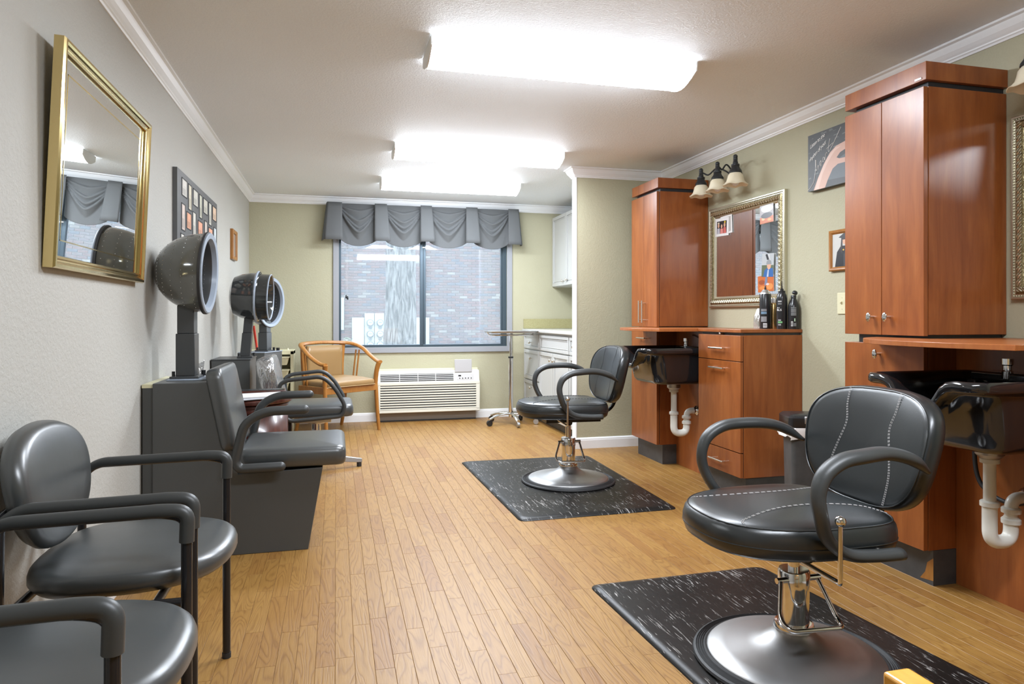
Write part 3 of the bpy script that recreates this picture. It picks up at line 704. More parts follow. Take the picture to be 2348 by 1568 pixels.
# ---------------------------------------------------------------- shampoo basins
def basin(loc, label, big):
    t = thing('shampoo_basin', label, 'basin', loc)       # origin: back centre on the panel at rim height, bowl reaches -X
    Dp, Wd = .505, .475
    def outline(inf, inb, ins, r, n=15):
        return rrect(-Dp+inf, -inb, -Wd/2+ins, Wd/2-ins, r, n)
    def densify(poly, k=6):
        out = []
        for i in range(len(poly)):
            a, c = poly[i], poly[(i+1) % len(poly)]
            for j in range(k): out.append((a[0]+(c[0]-a[0])*j/k, a[1]+(c[1]-a[1])*j/k))
        return out
    def dip(x, y):
        f = max(0, min(1, (-x-(Dp-.13))/.10)); f = f*f*(3-2*f)
        q = abs(y)/.088
        return -.105*f*math.exp(-q**3.2)
    def ring(inf, inb, ins, r, z, follow=1.0):
        base = []
        pl = rrect(-Dp+inf, -inb, -Wd/2+ins, Wd/2-ins, r, 6)
        out = []
        for i in range(len(pl)):
            a, c = pl[i], pl[(i+1) % len(pl)]
            dd = math.hypot(c[0]-a[0], c[1]-a[1]); kk = 14 if dd > .1 else 1
            for j in range(kk):
                x, y = a[0]+(c[0]-a[0])*j/kk, a[1]+(c[1]-a[1])*j/kk
                out.append((x, y, z+follow*dip(x, y)))
        return out
    b = MB()
    rs = [ring(.150, .060, .060, .06, -.238, 0), ring(.122, .045, .042, .065, -.233, 0), ring(.106, .036, .032, .07, -.212, 0),
          ring(.094, .030, .027, .07, -.165, .12), ring(.082, .022, .022, .07, -.10, .62), ring(.074, .012, .016, .065, -.050, 1), ring(.066, .010, .013, .065, -.042, 1),
          ring(.010, .002, .002, .060, -.036, 1), ring(.0, .0, 0, .060, -.028, 1), ring(.0, .0, 0, .060, -.010, 1), ring(.006, .004, .005, .058, 0, 1),
          ring(.022, .014, .014, .055, 0, 1), ring(.046, .024, .022, .052, -.008, 1), ring(.086, .030, .030, .052, -.045, .95),
          ring(.100, .045, .040, .055, -.13, .25), ring(.140, .065, .055, .055, -.205, 0), ring(.20, .12, .12, .04, -.218, 0)]
    b.rings(rs); b.build('bowl', M_BOWL, t, angle=60)
    # spray holder, faucet and lever on the back deck
    b = MB(); b.box(-.085, -.004, -.16, .16, -.030, .004); b.build('deck', M_BOWL, t, bevel=.008, seg=3)
    b = MB(); b.lathe([(.018, .004), (.018, .03), (.014, .034), (.014, .05), (.019, .054), (.019, .075)], (-.075, .02, -.02), 16); f = b.build('spray_head', M_CHROME, t)
    b = MB(); b.tube([(-.075, .02, .0), (-.055, .01, -.02), (-.045, 0, -.06)], .010, 10); b.build('hose', M_RUBBER, t)
    b = MB(); b.lathe([(.022, 0), (.022, .03), (.018, .045), (.012, .05)], (-.042, -.135, .004), 16)
    b.tube([(-.042, -.135, .045), (-.055, -.128, .06), (-.085, -.115, .078), (-.10, -.11, .08)], .006, 8); b.build('faucet', M_CHROME, t)
    # drain
    cx = -.178
    b = MB(); b.lathe([(.058, -.232), (.058, -.240), (.045, -.246), (.044, -.276), (.036, -.284), (.030, -.290)], (cx, 0, 0), 28); b.build('drain_cup', M_BRUSH, t)
    b = MB(); b.cyl((cx, 0, -.300), (cx, 0, -.455), .0195, n=20); tp = b.build('tailpipe', M_PVC, t)
    b = MB()
    trap = fillet([(cx, 0, -.44), (cx, 0, -.585), (cx+.095, 0, -.585), (cx+.095, 0, -.50)], .047, 10)
    b.tube(trap, .0235, 18, smooth=1); tr = b.build('trap', M_PVC, t)
    b = MB(); b.tube(fillet([(cx+.095, 0, -.515), (cx+.095, 0, -.437), (-.004, 0, -.437)], .04, 8), .0205, 18, smooth=1); b.build('waste_elbow', M_PVC, t)
    for z, x in ((-.297, cx), (-.448, cx), (-.478, cx+.095), (-.515, cx+.095)):
        b = MB(); b.lathe([(.024, -.010), (.031, -.008), (.031, .006), (.027, .010), (.022, .011)], (x, 0, z), 12, wave=lambda r, h, a, i: (r*(1+.02*math.cos(8*a)), h)); b.build('slip_nut', M_PVC, t)
    b = MB(); b.lathe([(.034, 0), (.034, .010), (.024, .020), (.022, .030)], (-.003, 0, -.437), 24, axis='x', T=None)
    for i, v in enumerate(b.v): b.v[i] = (-.003-(v[0]+.003), v[1], v[2])
    b.build('wall_flange', M_CHROME, t)
    b = MB()
    if big: b.tube([(-.03, -.10, -.20), (-.035, -.11, -.30), (-.03, -.06, -.42), (-.03, .05, -.47), (-.03, .16, -.43), (-.03, .19, -.32), (-.03, .17, -.21)], .008, 10)
    else: b.tube([(-.03, -.13, -.20), (-.03, -.135, -.30), (-.025, -.10, -.40), (-.01, -.02, -.42)], .008, 10)
    b.build('supply_hose', M_RUBBER, t)
    b = MB(); b.tube([(-.05, -.15, -.04), (-.04, -.17, -.15), (-.05, -.14, -.26), (-.045, -.10, -.27), (-.035, -.07, -.20)], .005, 8); b.build('braided_hose', M_BRUSH, t)
    b = MB(); b.box(-.06, -.002, -.20, -.16, -.19, -.03).box(-.06, -.002, .16, .20, -.19, -.03); b.build('bracket', M_BLACKP, t, bevel=.006)
    return t
basin((2.389, 4.215, .862), 'glossy black shampoo basin in the far station with white drain trap', False)
basin((2.389, 1.905, .858), 'glossy black shampoo basin at right photo edge behind front styling chair', True)

# ================================================================ rubber mats
def floor_mat_obj(pts, label):
    t = thing('rubber_mat', label, 'floor mat', (0, 0, 0))
    r = fillet([Vector((*p, 0)) for p in (pts+[pts[0], pts[1]])], .05, 4)[1:]
    # closed ring of filleted corners
    P = [Vector((*p, 0)) for p in pts]; n = len(P); ring = []
    for i in range(n):
        a, c = P[i-1]-P[i], P[(i+1) % n]-P[i]
        A, B = P[i]+a.normalized()*.045, P[i]+c.normalized()*.045
        for j in range(6):
            q = j/5; ring.append(A*(1-q)**2+P[i]*2*q*(1-q)+B*q*q)
    cen = sum(P, Vector())/n
    def sh(d, z): return [tuple(v+(cen-v).normalized()*d+Vector((0, 0, z))) for v in ring]
    b = MB(); b.rings([sh(0, .001), sh(.002, .004), sh(.035, .013), sh(.06, .014)]); b.build('mat_sheet', M_MAT, t, angle=60)
    return t
floor_mat_obj([(.883, 4.945), (.925, 3.43), (1.830, 3.44), (1.865, 4.925)], 'black marbled rubber mat under the far styling chair')
floor_mat_obj([(.965, 2.545), (1.035, 1.05), (1.87, 1.09), (1.745, 2.560)], 'black marbled rubber mat under the front styling chair')

# ================================================================ styling chairs
def cushion(mb, outline, prof, n=56, mapf=None):
    rs = []
    for s, z in prof:
        row = []
        for k in range(n):
            x, y = outline(2*pi*k/n); p = (x*s, y*s, z); row.append(mapf(p) if mapf else p)
        rs.append(row)
    mb.rings(rs); return mb
def prof_pillow(h, crown, edge=.02):
    return [(.0001, 0), (.80, 0), (.93, .004), (.975, .014), (1.0, h*.38), (1.0, h*.62), (.985, h*.80), (.955, h*.92), (.90, h*1.0), (.75, h+crown*.45), (.5, h+crown*.8), (.25, h+crown*.97), (.0001, h+crown)]
def top_z(s, h, crown):
    tb = [(0, h+crown), (.25, h+crown*.97), (.5, h+crown*.8), (.75, h+crown*.45), (.90, h), (.955, h*.92), (1.0, h*.7)]
    for (a, za), (c, zc) in zip(tb, tb[1:]):
        if s <= c: return za+(zc-za)*(s-a)/(c-a)
    return h*.7
def styling_chair(loc, rz, label, lift, stitch):
    t = thing('styling_chair', label, 'styling chair', loc, rz, 'hydraulic styling chairs on the rubber mats')
    z0 = .395+lift
    base_z = .014
    b = MB(); b.lathe([(.272, 0), (.296, .002), (.300, .007), (.297, .013), (.290, .016), (.288, .013), (.284, .0175), (.281, .0145), (.277, .019), (.274, .016), (.270, .021), (.267, .018), (.262, .022), (.256, .020)], (0, 0, base_z), 64); b.build('rubber_rim', M_RUBBER, t)
    b = MB(); b.lathe([(.256, .002), (.256, .021), (.250, .027), (.20, .036), (.14, .047), (.095, .062), (.068, .080), (.055, .092), (.050, .100)], (0, 0, base_z), 64); b.build('base_disc', M_BRUSH, t)
    b = MB(); b.lathe([(.058, .096), (.060, .104), (.056, .116), (.046, .118)], (0, 0, base_z), 40); b.build('base_collar', M_CHROME, t)
    b = MB(); b.lathe([(.0445, .112), (.0445, .225), (.0465, .226), (.0465, .272), (.043, .278)], (0, 0, base_z), 40); b.build('pump_cylinder', M_CHROME, t)
    b = MB(); b.cyl((0, 0, base_z+.27), (0, 0, z0-.02), .017, n=20); b.build('piston', M_CHROME, t)
    # foot pump bar
    c, s_ = math.cos(2.2), math.sin(2.2)
    b = MB()
    a0 = (0.035, .068, .262); a1 = (-.045, -.068, .262)
    pts = [(.052, .062, .270), (.10, .075, .19), (.13, .095, .165), (-.01, .165, .160)]
    pts = [(.066, .030, .268), (.110, .085, .185), (.105, .125, .165), (-.065, .135, .162), (-.075, .10, .170), (-.066, .020, .268)]
    b.tube(fillet(pts, .03, 5), .0065, 10, smooth=1).cyl((.075, .02, .268), (-.075, .02, .268), .009, n=10); b.build('foot_bar', M_CHROME, t)
    # mechanism
    b = MB(); b.box(-.19, .10, -.10, .10, z0-.018, z0-.004).box(-.20, .16, -.055, .055, z0-.040, z0-.018).cyl((.02, -.10, z0-.035), (.02, .10, z0-.035), .017, n=14).cyl((-.05, -.10, z0-.03), (-.21, -.11, z0-.045), .011, n=12)
    b.build('mechanism', M_STEELB, t)
    b = MB(); b.cyl((-.21, -.11, z0-.045), (-.24, -.112, z0-.048), .015, n=12); b.build('bolt', M_NICKEL, t)
    # seat
    h, cr = .098, .016
    ol = lambda a: superell(.332, .252, 2.5, a, .225, 3.6)
    b = MB(); cushion(b, ol, [(s, z0+z) for s, z in prof_pillow(h, cr)]); b.build('seat', M_VINYL, t, angle=180)
    b = MB(); b.tube([(*[q*.955 for q in ol(2*pi*k/48)], z0+h*.925) for k in range(48)], .0022, 6, smooth=1, closed=True)
    b.tube([(*[q*1.0 for q in ol(2*pi*k/48)], z0+h*.42) for k in range(48)], .0018, 6, smooth=1, closed=True); b.build('seat_piping', M_VINYL, t)
    def dash(mb, P, w=.0045, up=(0, 0, 1)):
        Q = curve(P, 14); acc = 0
        for k in range(0, len(Q)-1):
            d = Q[k+1]-Q[k]; sd = d.cross(Vector(up)).normalized()*w*.5
            if k % 2 == 0:
                for q in (sd, -sd): mb.cyl(Q[k]+q, Q[k]+d*1.25+q, .0009, n=5)
    b = MB()
    for sg in (1, -1):
        P = []
        for x, y in ((.305, sg*.205*.8), (.25, sg*.125), (.12, sg*.085), (-.02, sg*.08), (-.14, sg*.11), (-.20, sg*.16)):
            a = math.atan2(y/.252, x/(.332 if x > 0 else .225)); ox, oy = ol(a); s = math.hypot(x, y)/max(.01, math.hypot(ox, oy)); q = min(1, .93/s); x, y, s = x*q, y*q, s*q; P.append((x, y, z0+top_z(min(s, .97), h, cr)+.0018))
        dash(b, P)
    stuff(b.build('seat_stitching', stitch, t))
    # backrest: (u lateral, v height, w forward)
    zb = .470+lift
    def bo(a):
        u, v = superell(.256, .187, 2.9, a)
        return (u*(1+.10*(v/.187)), v)
    lean = math.radians(13)
    def mp(p):
        u, v, w = p
        x = -.272-math.sin(lean)*(v+.187)*.95+w*math.cos(lean)+.55*u*u-.25*max(0, v)**2
        return (x, u, zb+(v+.187)*math.cos(lean)+w*math.sin(lean)*.6)
    bp = [(.0001, -.022), (.7, -.022), (.92, -.018), (.985, -.006), (1.0, .010), (1.0, .026), (.985, .040), (.95, .049), (.88, .053), (.6, .056), (.3, .055), (.0001, .054)]
    b = MB(); cushion(b, bo, bp, mapf=mp); b.build('backrest', M_VINYL, t, angle=180)
    b = MB(); b.tube([mp((*[q*.955 for q in bo(2*pi*k/48)], .0495)) for k in range(48)], .0022, 6, smooth=1, closed=True); b.build('back_piping', M_VINYL, t)
    b = MB()
    for sg in (1, -1):
        P = [mp((u*sg, v, .0562)) for u, v in ((.085, .178), (.095, .13), (.120, .06), (.118, 0), (.100, -.06), (.088, -.12), (.085, -.178))]
        P = [mp((u*sg, v, .0562)) for u, v in ((.105, .176), (.102, .12), (.090, .06), (.108, -.01), (.122, -.07), (.122, -.12), (.118, -.165))]
        dash(b, P, up=(1, 0, 0))
    stuff(b.build('back_stitching', stitch, t))
    b = MB(); b.tube([(-.13, 0, z0-.004), (-.21, 0, z0-.006), (-.285, 0, z0+.035), (-.318, 0, z0+.09), (-.330, 0, zb+.07)], .030, 12, ry=.006, up=(0, 1, 0)); b.build('back_bracket', M_STEELB, t)
    # arms
    prof = [(-.13, .418), (-.04, .420), (.045, .432), (.105, .478), (.138, .545), (.145, .600), (.125, .650), (.075, .682), (.01, .692), (-.085, .692), (-.165, .672), (-.235, .630)]
    for sg in (1, -1):
        P = [(x, sg*(.276+(.016 if 3 < i < 9 else 0)-(.014 if i == 11 else 0)), z+lift) for i, (x, z) in enumerate(prof)]
        b = MB(); b.tube(P, .0165, 14, ry=.023, smooth=6, up=(1, 0, 0), rf=lambda q: 1.0+.18*math.sin(pi*max(0, min(1, (q-.45)/.5))) if q < .93 else max(.25, 1-(q-.93)*9)); b.build('armrest', M_PU, t, angle=180)
        b = MB(); b.cyl((-.02, sg*.25, .418+lift), (-.02, sg*.285, .418+lift), .008, n=10).cyl((-.09, sg*.25, .416+lift), (-.09, sg*.285, .416+lift), .008, n=10); b.build('arm_bolt', M_NICKEL, t)
    # recline lever
    b = MB(); b.tube(fillet([(.11, .06, z0-.005), (.10, .31, z0-.02), (.105, .325, z0-.02), (.105, .325, z0+.135)], .02, 5), .0062, 10, smooth=1); lv = b.build('recline_lever', M_CHROME, t)
    b = MB(); b.sphere((.105, .325, z0+.142), .0145, n=16); b.build('knob', M_CHROME, lv)
    return t
styling_chair((1.357, 1.818, 0), pi, 'black styling chair in the foreground beside the near basin', 0.0, M_STITCH)
styling_chair((1.441, 4.165, 0), pi-.03, 'black styling chair farther back, in front of the far basin', .040, M_PU)

# ================================================================ guest armchairs, lower left
def guest_chair(loc, label):
    t = thing('guest_armchair', label, 'armchair', loc, 0, 'black guest armchairs along the left wall')
    for sg in (1, -1):
        y = sg*.262
        b = MB(); b.tube(fillet([(.200, y, 0), (.200, y, .615), (.150, y, .628), (-.165, y, .622), (-.200, y, .59), (-.205, y, 0)], .045, 6), .0118, 14, smooth=1); b.build('side_frame', M_STEELB, t)
        b = MB(); b.tube(fillet([(.200, y, .560), (.202, y, .628), (.150, y, .632), (-.160, y, .626), (-.205, y, .590)], .042, 7), .0160, 16, smooth=1, rf=lambda q: 1-.25*max(0, (q-.55)/.45)); b.build('arm_pad', M_PU, t)
        for x in (.200, -.205):
            b = MB(); b.cyl((x, y, 0), (x, y, .016), .0135, n=14); b.build('foot_cap', M_RUBBER, t)
    b = MB()
    b.tube([(.18, -.262, .385), (-.205, -.262, .385)], .011, 10, smooth=1).tube([(.18, .262, .385), (-.205, .262, .385)], .011, 10, smooth=1)
    b.tube([(-.19, -.262, .385), (-.19, .262, .385)], .011, 10, smooth=1).tube([(.12, -.262, .385), (.12, .262, .385)], .011, 10, smooth=1); b.build('seat_frame', M_STEELB, t)
    h, cr = .062, .014
    ol = lambda a: superell(.262, .248, 2.5, a, .205, 3.0)
    b = MB(); cushion(b, ol, [(s, .398+z) for s, z in prof_pillow(h, cr)]); b.build('seat', M_VINYL2, t, angle=180)
    def bo(a):
        u, v = superell(.222, .158, 2.25, a); return (u*(1+.12*v/.158), v)
    def mp(p):
        u, v, w = p; return (-.205-v*.16+w+.35*u*u, u, .630+v)
    b = MB(); cushion(b, bo, [(.0001, -.03), (.75, -.028), (.94, -.020), (1, -.004), (1, .010), (.96, .026), (.88, .034), (.6, .042), (.3, .046), (.0001, .047)], mapf=mp); b.build('backrest', M_VINYL2, t, angle=180)
    b = MB()
    for sg in (1, -1): b.tube([(-.205, sg*.262, .585), (-.215, sg*.22, .60), (-.225, sg*.12, .60)], .010, 10)
    b.build('back_bracket', M_STEELB, t)
    return t
guest_chair((-.530, 2.032, 0), 'black vinyl guest armchair next to the near dryer chair, whole seat visible')
guest_chair((-.522, 1.400, 0), 'black vinyl guest armchair in bottom left corner, cut by the photo edge')

# ================================================================ dryer chairs
def hood(t, c, R, depth, rot, mshell, holes, style):
    """shell of revolution about +x, opening toward +x, centre of the rim at c"""
    T = Matrix.Translation(c) @ Matrix.Rotation(rot[0], 4, 'Z') @ Matrix.Rotation(rot[1], 4, 'Y')
    pr = []
    if style == 'dome':
        for k in range(13):
            a = pi/2*k/12; pr.append((R*math.sin(a)**.92 if k else .0005, -depth*math.cos(a)))
        rim = [(R, 0), (R+.006, .002), (R+.007, .012), (R+.002, .018), (R-.024, .016), (R-.027, .006), (R-.030, -.005)]
        inner = [(R-.034, -.02)]+[((R-.034)*math.cos(pi/2*k/8), -.02-(depth-.045)*math.sin(pi/2*k/8)) for k in range(1, 8)]+[(.0005, -depth+.025)]
        b = MB(); b.lathe(pr+[(R, 0), (R-.012, .001), (R-.012, -.01)], (0, 0, 0), 48, T, 'x', cap=False); sh = b.build('hood_shell', mshell, t)
        b = MB(); b.lathe([(R+.0005, -.004), (R+.008, -.002), (R+.008, .008), (R+.002, .010)], (0, 0, 0), 48, T, 'x', cap=False); b.build('hood_gasket', M_DARK, t)
        b = MB(); b.lathe([(R+.003, .007), (R+.004, .014), (R-.001, .018), (R-.022, .015), (R-.026, .004), (R-.030, -.008)], (0, 0, 0), 48, T, 'x', cap=False); b.build('hood_rim', M_RIM, t)
        b = MB(); b.lathe([(R-.030, -.006)]+inner, (0, 0, 0), 48, T, 'x', cap=False); b.build('hood_liner', M_GREYM, t)
        b = MB()
        for j in range(5):
            a = pi/2*(.94-.15*j)
            for k in range(-7, 8):
                ph = k*.155
                for side in ((1, R*math.sin(a)**.92+.0005, -depth*math.cos(a)),):
                    rr_, xx = side[1], side[2]
                    b.sphere((xx, -rr_*math.cos(ph), rr_*math.sin(ph)), .0022, n=6, T=T)
        for j in range(3):
            a = (.12+.22*j)
            for k in range(-7, 8):
                ph = k*.155; rr_ = (R-.034)*math.cos(a)-.0008; xx = -.02-(depth-.045)*math.sin(a)
                b.sphere((xx, rr_*math.cos(ph), rr_*math.sin(ph)), .0030, n=6, T=T)
        stuff(b.build('perforations', M_CHROME, t))
    else:
        pr = [(.0005, -depth-.01), (R*.55, -depth), (R*.80, -depth+.02), (R*.92, -depth+.07), (R*.985, -.07), (R, -.035), (R+.004, -.03), (R+.012, -.022), (R+.008, -.012), (R-.004, -.006)]
        b = MB(); b.lathe(pr, (0, 0, 0), 48, T, 'x', cap=False); b.build('hood_shell', mshell, t)
        b = MB(); b.lathe([(R+.013, -.024), (R+.015, -.018), (R+.010, -.010)], (0, 0, 0), 48, T, 'x', cap=False); b.build('hood_gasket', M_RIM, t)
        b = MB(); b.lathe([(R-.006, -.014), (R-.006, .062), (R-.012, .064), (R-.016, .060), (R-.03, -.02), (R*.6, -depth+.04), (.0005, -depth+.03)], (0, 0, 0), 48, T, 'x', cap=False); b.build('hood_visor', M_HOODB, t)
        b = MB(); b.lathe([(R-.006, .060), (R-.003, .066), (R-.010, .069), (R-.014, .062)], (0, 0, 0), 48, T, 'x', cap=False); b.build('hood_rim', M_RIM, t)
def post(t, x, y, z0, z1, tilt=0, s=1.0):
    b = MB()
    dx = math.tan(tilt)
    def bx(a0, a1, hw, hy):
        vs = []
        for z in (a0, a1):
            cx = x+dx*(z-z0); vs += [(cx-hw, y-hy, z), (cx+hw, y-hy, z), (cx+hw, y+hy, z), (cx-hw, y+hy, z)]
        b.add(vs, [(0,3,2,1),(4,5,6,7),(0,1,5,4),(1,2,6,5),(2,3,7,6),(3,0,4,7)])
    zm = z0+(z1-z0)*.60
    bx(z0, zm, .041*s, .050*s); bx(zm, z1, .036*s, .044*s)
    b.build('hood_post', M_GREYM, t, bevel=.003)
    b = MB(); b.box(x-.062*s, x+.062*s, y-.075*s, y+.075*s, z0-.012, z0); b.build('post_plate', M_GREYM, t, bevel=.002)
    b = MB(); b.cyl((x-.052*s, y-.04, z0), (x-.052*s, y-.04, z0+.022), .007, n=10).cyl((x+.062*s, y+.045, z0-.005), (x+.062*s, y+.045, z0+.020), .010, n=10); b.build('switch_knob', M_BLACKP, t)
# first dryer chair (local origin on the floor below its centre)
t = thing('dryer_chair', 'grey boxed hair dryer chair nearest the camera with smoky domed hood', 'dryer chair', (0, 3.50, 0), 0, 'hooded hair dryer chairs')
b = MB(); b.prism([(-.770, 0), (-.770, .772), (-.515, .772), (-.425, .36), (-.058, .372), (-.122, 0)], -.232, .232, 'y'); b.build('base_box', M_GREY, t, smooth=False, bevel=.003)
b = MB(); b.box(-.814, -.771, -.215, .215, 0, .752); b.build('rear_spacer', M_GREY, t, smooth=False)
b = MB(); b.box(-.815, -.771, -.218, .218, .752, .768); b.build('rear_cap', M_IVORY, t, smooth=False)
post(t, -.675, 0, .788, 1.115)
b = MB(); b.box(-.742, -.575, -.115, .115, .772, .777); b.build('top_plate', M_RIM, t, bevel=.002)
hood(t, (-.592, 0, 1.268), .186, .222, (-.03, .045), M_HOOD, True, 'dome')
# seat pad
def box_cushion(mb, x0, x1, y0, y1, z0, z1, r=.05, T=None, crown=.01):
    n = 6
    def R(i, z): return [(px, py, z) for px, py in rrect(x0+i, x1-i, y0+i, y1-i, max(.012, r-i), n)]
    h = z1-z0
    rs = [R(.03, z0), R(.010, z0+.004), R(.002, z0+h*.16), R(0, z0+h*.4), R(0, z0+h*.68), R(.005, z0+h*.86), R(.016, z0+h*.96), R(.03, z1), R(.09, z1+crown*.6), R(.16, z1+crown)]
    if T is not None: rs = [[tuple(T @ Vector(p)) for p in r_] for r_ in rs]
    mb.rings(rs); return mb
b = MB(); box_cushion(b, -.43, .046, -.258, .258, .380, .470, .045); b.build('seat', M_VINYL2, t, angle=60)
T = Matrix.Translation((-.418, 0, .462)) @ Matrix.Rotation(-math.radians(101.5), 4, 'Y')
b = MB(); box_cushion(b, .0, .385, -.250, .250, 0, .072, .05, T, .012); b.build('backrest', M_VINYL2, t, angle=60)
for sg in (1, -1):
    y = sg*.315
    b = MB(); b.tube(fillet([(-.235, y, .402), (-.405, y, .400), (-.425, y, .43), (-.385, y, .60), (-.30, y, .648), (-.135, y, .650)], .075, 8), .021, 16, smooth=1, rc=True); b.build('armrest', M_PU, t)
    b = MB(); b.box(-.36, -.24, min(sg*.22, sg*.31), max(sg*.22, sg*.31), .384, .396); b.build('arm_bracket', M_STEELB, t)
# second dryer
t = thing('hair_dryer', 'glossy black hooded hair dryer with leaning post, middle of three', 'hair dryer', (0, 5.16, 0), 0, 'hooded hair dryers')
b = MB(); b.box(-.812, -.567, -.19, .19, 0, .768); b.build('base_box', M_GREY, t, smooth=False, bevel=.003)
b = MB(); b.box(-.815, -.562, -.193, .193, .768, .776); b.build('top_plate', M_GREYM, t, bevel=.002)
post(t, -.617, 0, .788, 1.06, math.radians(5), .80)
hood(t, (-.515, 0, 1.205), .168, .195, (-.06, .04), M_HOODB, False, 'visor')
# third dryer, turned toward the room
t = thing('hair_dryer', 'farthest hooded hair dryer, pale rimmed hood turned toward the room', 'hair dryer', (-.60, 6.10, 0), math.radians(-19.5), 'hooded hair dryers')
b = MB(); b.box(-.12, .10, -.17, .17, 0, .768); b.build('base_box', M_GREY, t, smooth=False, bevel=.003)
b = MB(); b.box(-.123, .105, -.173, .173, .768, .776); b.build('top_plate', M_RIM, t, bevel=.002)
post(t, .035, -.02, .788, 1.03, 0, .92)
hood(t, (.07, .0, 1.185), .205, .225, (-.10, .03), M_HOOD, True, 'dome')
b = MB(); b.cyl((.085, .12, .776), (.085, .12, .80), .015, n=12); b.build('switch_knob', M_BLACKP, t)

# wrapped pedestal chair
t = thing('salon_chair', 'black salon chair with plastic-wrapped back and chrome pedestal base', 'salon chair', (-.13, 4.93, 0), 0)
b = MB(); box_cushion(b, -.24, .245, -.225, .225, .395, .480, .05); b.build('seat', M_VINYL2, t, angle=60)
T = Matrix.Translation((-.205, 0, .475)) @ Matrix.Rotation(-math.radians(103), 4, 'Y')
b = MB(); box_cushion(b, .0, .33, -.215, .215, 0, .095, .085, T, .02); b.build('backrest', M_VINYL2, t, angle=60)
T = Matrix.Translation((-.202, 0, .465)) @ Matrix.Rotation(-math.radians(103), 4, 'Y')
b = MB(); box_cushion(b, .0, .352, -.228, .228, -.008, .108, .09, T, .022); b.build('plastic_wrap', M_FILM, t, angle=60)
for sg in (1, -1):
    y = sg*.245
    b = MB(); b.tube(fillet([(-.215, y, .43), (-.225, y, .625), (-.175, y, .650), (.045, y, .672), (.12, y, .60), (.190, y, .475), (.175, y, .405), (-.16, y, .382), (-.215, y, .43)], .05, 7), .0135, 12, smooth=1); b.build('armrest', M_PU, t)
b = MB(); b.box(-.14, .10, -.10, .10, .345, .393).cyl((0, 0, .33), (0, 0, .346), .06, n=20); b.build('seat_plate', M_NICKEL, t, bevel=.003)
b = MB(); b.box(-.25, -.16, -.06, .06, .27, .40); b.build('tilt_box', M_BLACKP, t, bevel=.004)
b = MB(); b.cyl((0, 0, .08), (0, 0, .34), .030, n=24).cyl((0, 0, .05), (0, 0, .10), .045, n=24); b.build('pedestal', M_CHROME, t)
for k in range(3):
    a = math.radians(14+120*k); d = Vector((math.cos(a), math.sin(a), 0)); s = Vector((-d.y, d.x, 0))
    rs = []
    for q, zt, zb, w in ((.03, .100, .055, .026), (.15, .092, .050, .022), (.27, .066, .034, .018), (.318, .056, .030, .017)):
        rs.append([tuple(d*q+s*w+Vector((0, 0, zb))), tuple(d*q-s*w+Vector((0, 0, zb))), tuple(d*q-s*w*.7+Vector((0, 0, zt))), tuple(d*q+s*w*.7+Vector((0, 0, zt)))])
    b = MB(); b.rings(rs); lg = b.build('leg', M_BRUSH, t, bevel=.003)
    b = MB(); b.cyl(d*.30, d*.30+Vector((0, 0, .034)), .017, n=14); b.build('glide', M_RUBBER, lg)

# round drum table with magazines
t = thing('drum_table', 'round mahogany drum table between the dryer chairs holding magazines', 'side table', (-.50, 4.27, 0))
b = MB(); b.lathe([(.235, 0), (.240, .02), (.240, .05), (.228, .058), (.226, .10), (.226, .545), (.232, .552), (.232, .560), (.226, .566)], (0, 0, 0), 48); b.build('drum', M_MAHOG, t)
b = MB()
for z in (.115, .52): b.lathe([(.2265, z), (.231, z+.003), (.231, z+.009), (.2265, z+.012)], (0, 0, 0), 48, cap=False)
b.build('moulding', M_MAHOG, t)
b = MB(); rs = []
for z in (.14, .505):
    row = []
    for k in range(13):
        a = math.radians(-75+70*k/12); row.append((.2285*math.cos(a), .2285*math.sin(a), z))
    rs.append(row)
b.rings(rs, closed=False, cap=False); dr = b.build('door', M_MAHOG, t); so = dr.modifiers.new('solid', 'SOLIDIFY'); so.thickness = .006
b = MB(); b.lathe([(.226, .567), (.248, .570), (.252, .580), (.250, .590), (.236, .595)], (0, 0, 0), 48); b.build('top', M_MAHOG, t)
MG = (('open magazine on top of the stack on the drum table', -.455, 4.20, .6065, .25, .33, .22, .006, (.68, .67, .66)),
      ('second magazine in the stack, partly covered, on the drum table', -.47, 4.24, .596, -.2, .33, .23, .005, (.35, .30, .28)),
      ('thin grey brochure on near edge of drum table', -.44, 4.11, .6015, .45, .24, .12, .004, (.50, .53, .58)))
for lb, x, y, z, rz, l, w, h_, c in MG:
    t = thing('magazine', lb, 'magazine', (x, y, z), rz, 'magazines on the drum table')
    b = MB(); b.box(-l/2, l/2, -w/2, w/2, 0, h_*.8); b.build('pages', M_PAGE, t, smooth=False)
    b = MB(); b.box(-l/2-.001, l/2+.001, -w/2-.001, w/2+.001, h_*.8, h_); b.build('cover', flat_mat(c), t, smooth=False)
t = thing('picture_tray', 'dark wooden edged tray lying at the rear of the drum table', 'tray', (-.47, 4.42, .596), .1)
b = MB(); b.box(-.17, .17, -.06, .05, 0, .022); b.build('rim', M_MAHOG, t, bevel=.004)
b = MB(); b.box(-.16, .16, -.05, .04, .022, .026); b.build('insert', M_BLACKP, t)

# clear plastic sheet standing on the box behind the first backrest
t = thing('plastic_sheet', 'crumpled translucent plastic sheet on dryer box beside the hood post', 'plastic sheet', (-.675, 3.675, .773))
rs = []
for j in range(7):
    v = j/6; rs.append([(-.035+.07*i/6+.012*v*math.sin(i*1.3), .02*math.sin(i*2.1+j)*.4, .005+.085*v*(.8+.2*math.sin(i*1.1))) for i in range(7)])
b = MB(); b.rings(rs, closed=False, cap=False); o = b.build('sheet', M_FILM, t); so = o.modifiers.new('solid', 'SOLIDIFY'); so.thickness = .002

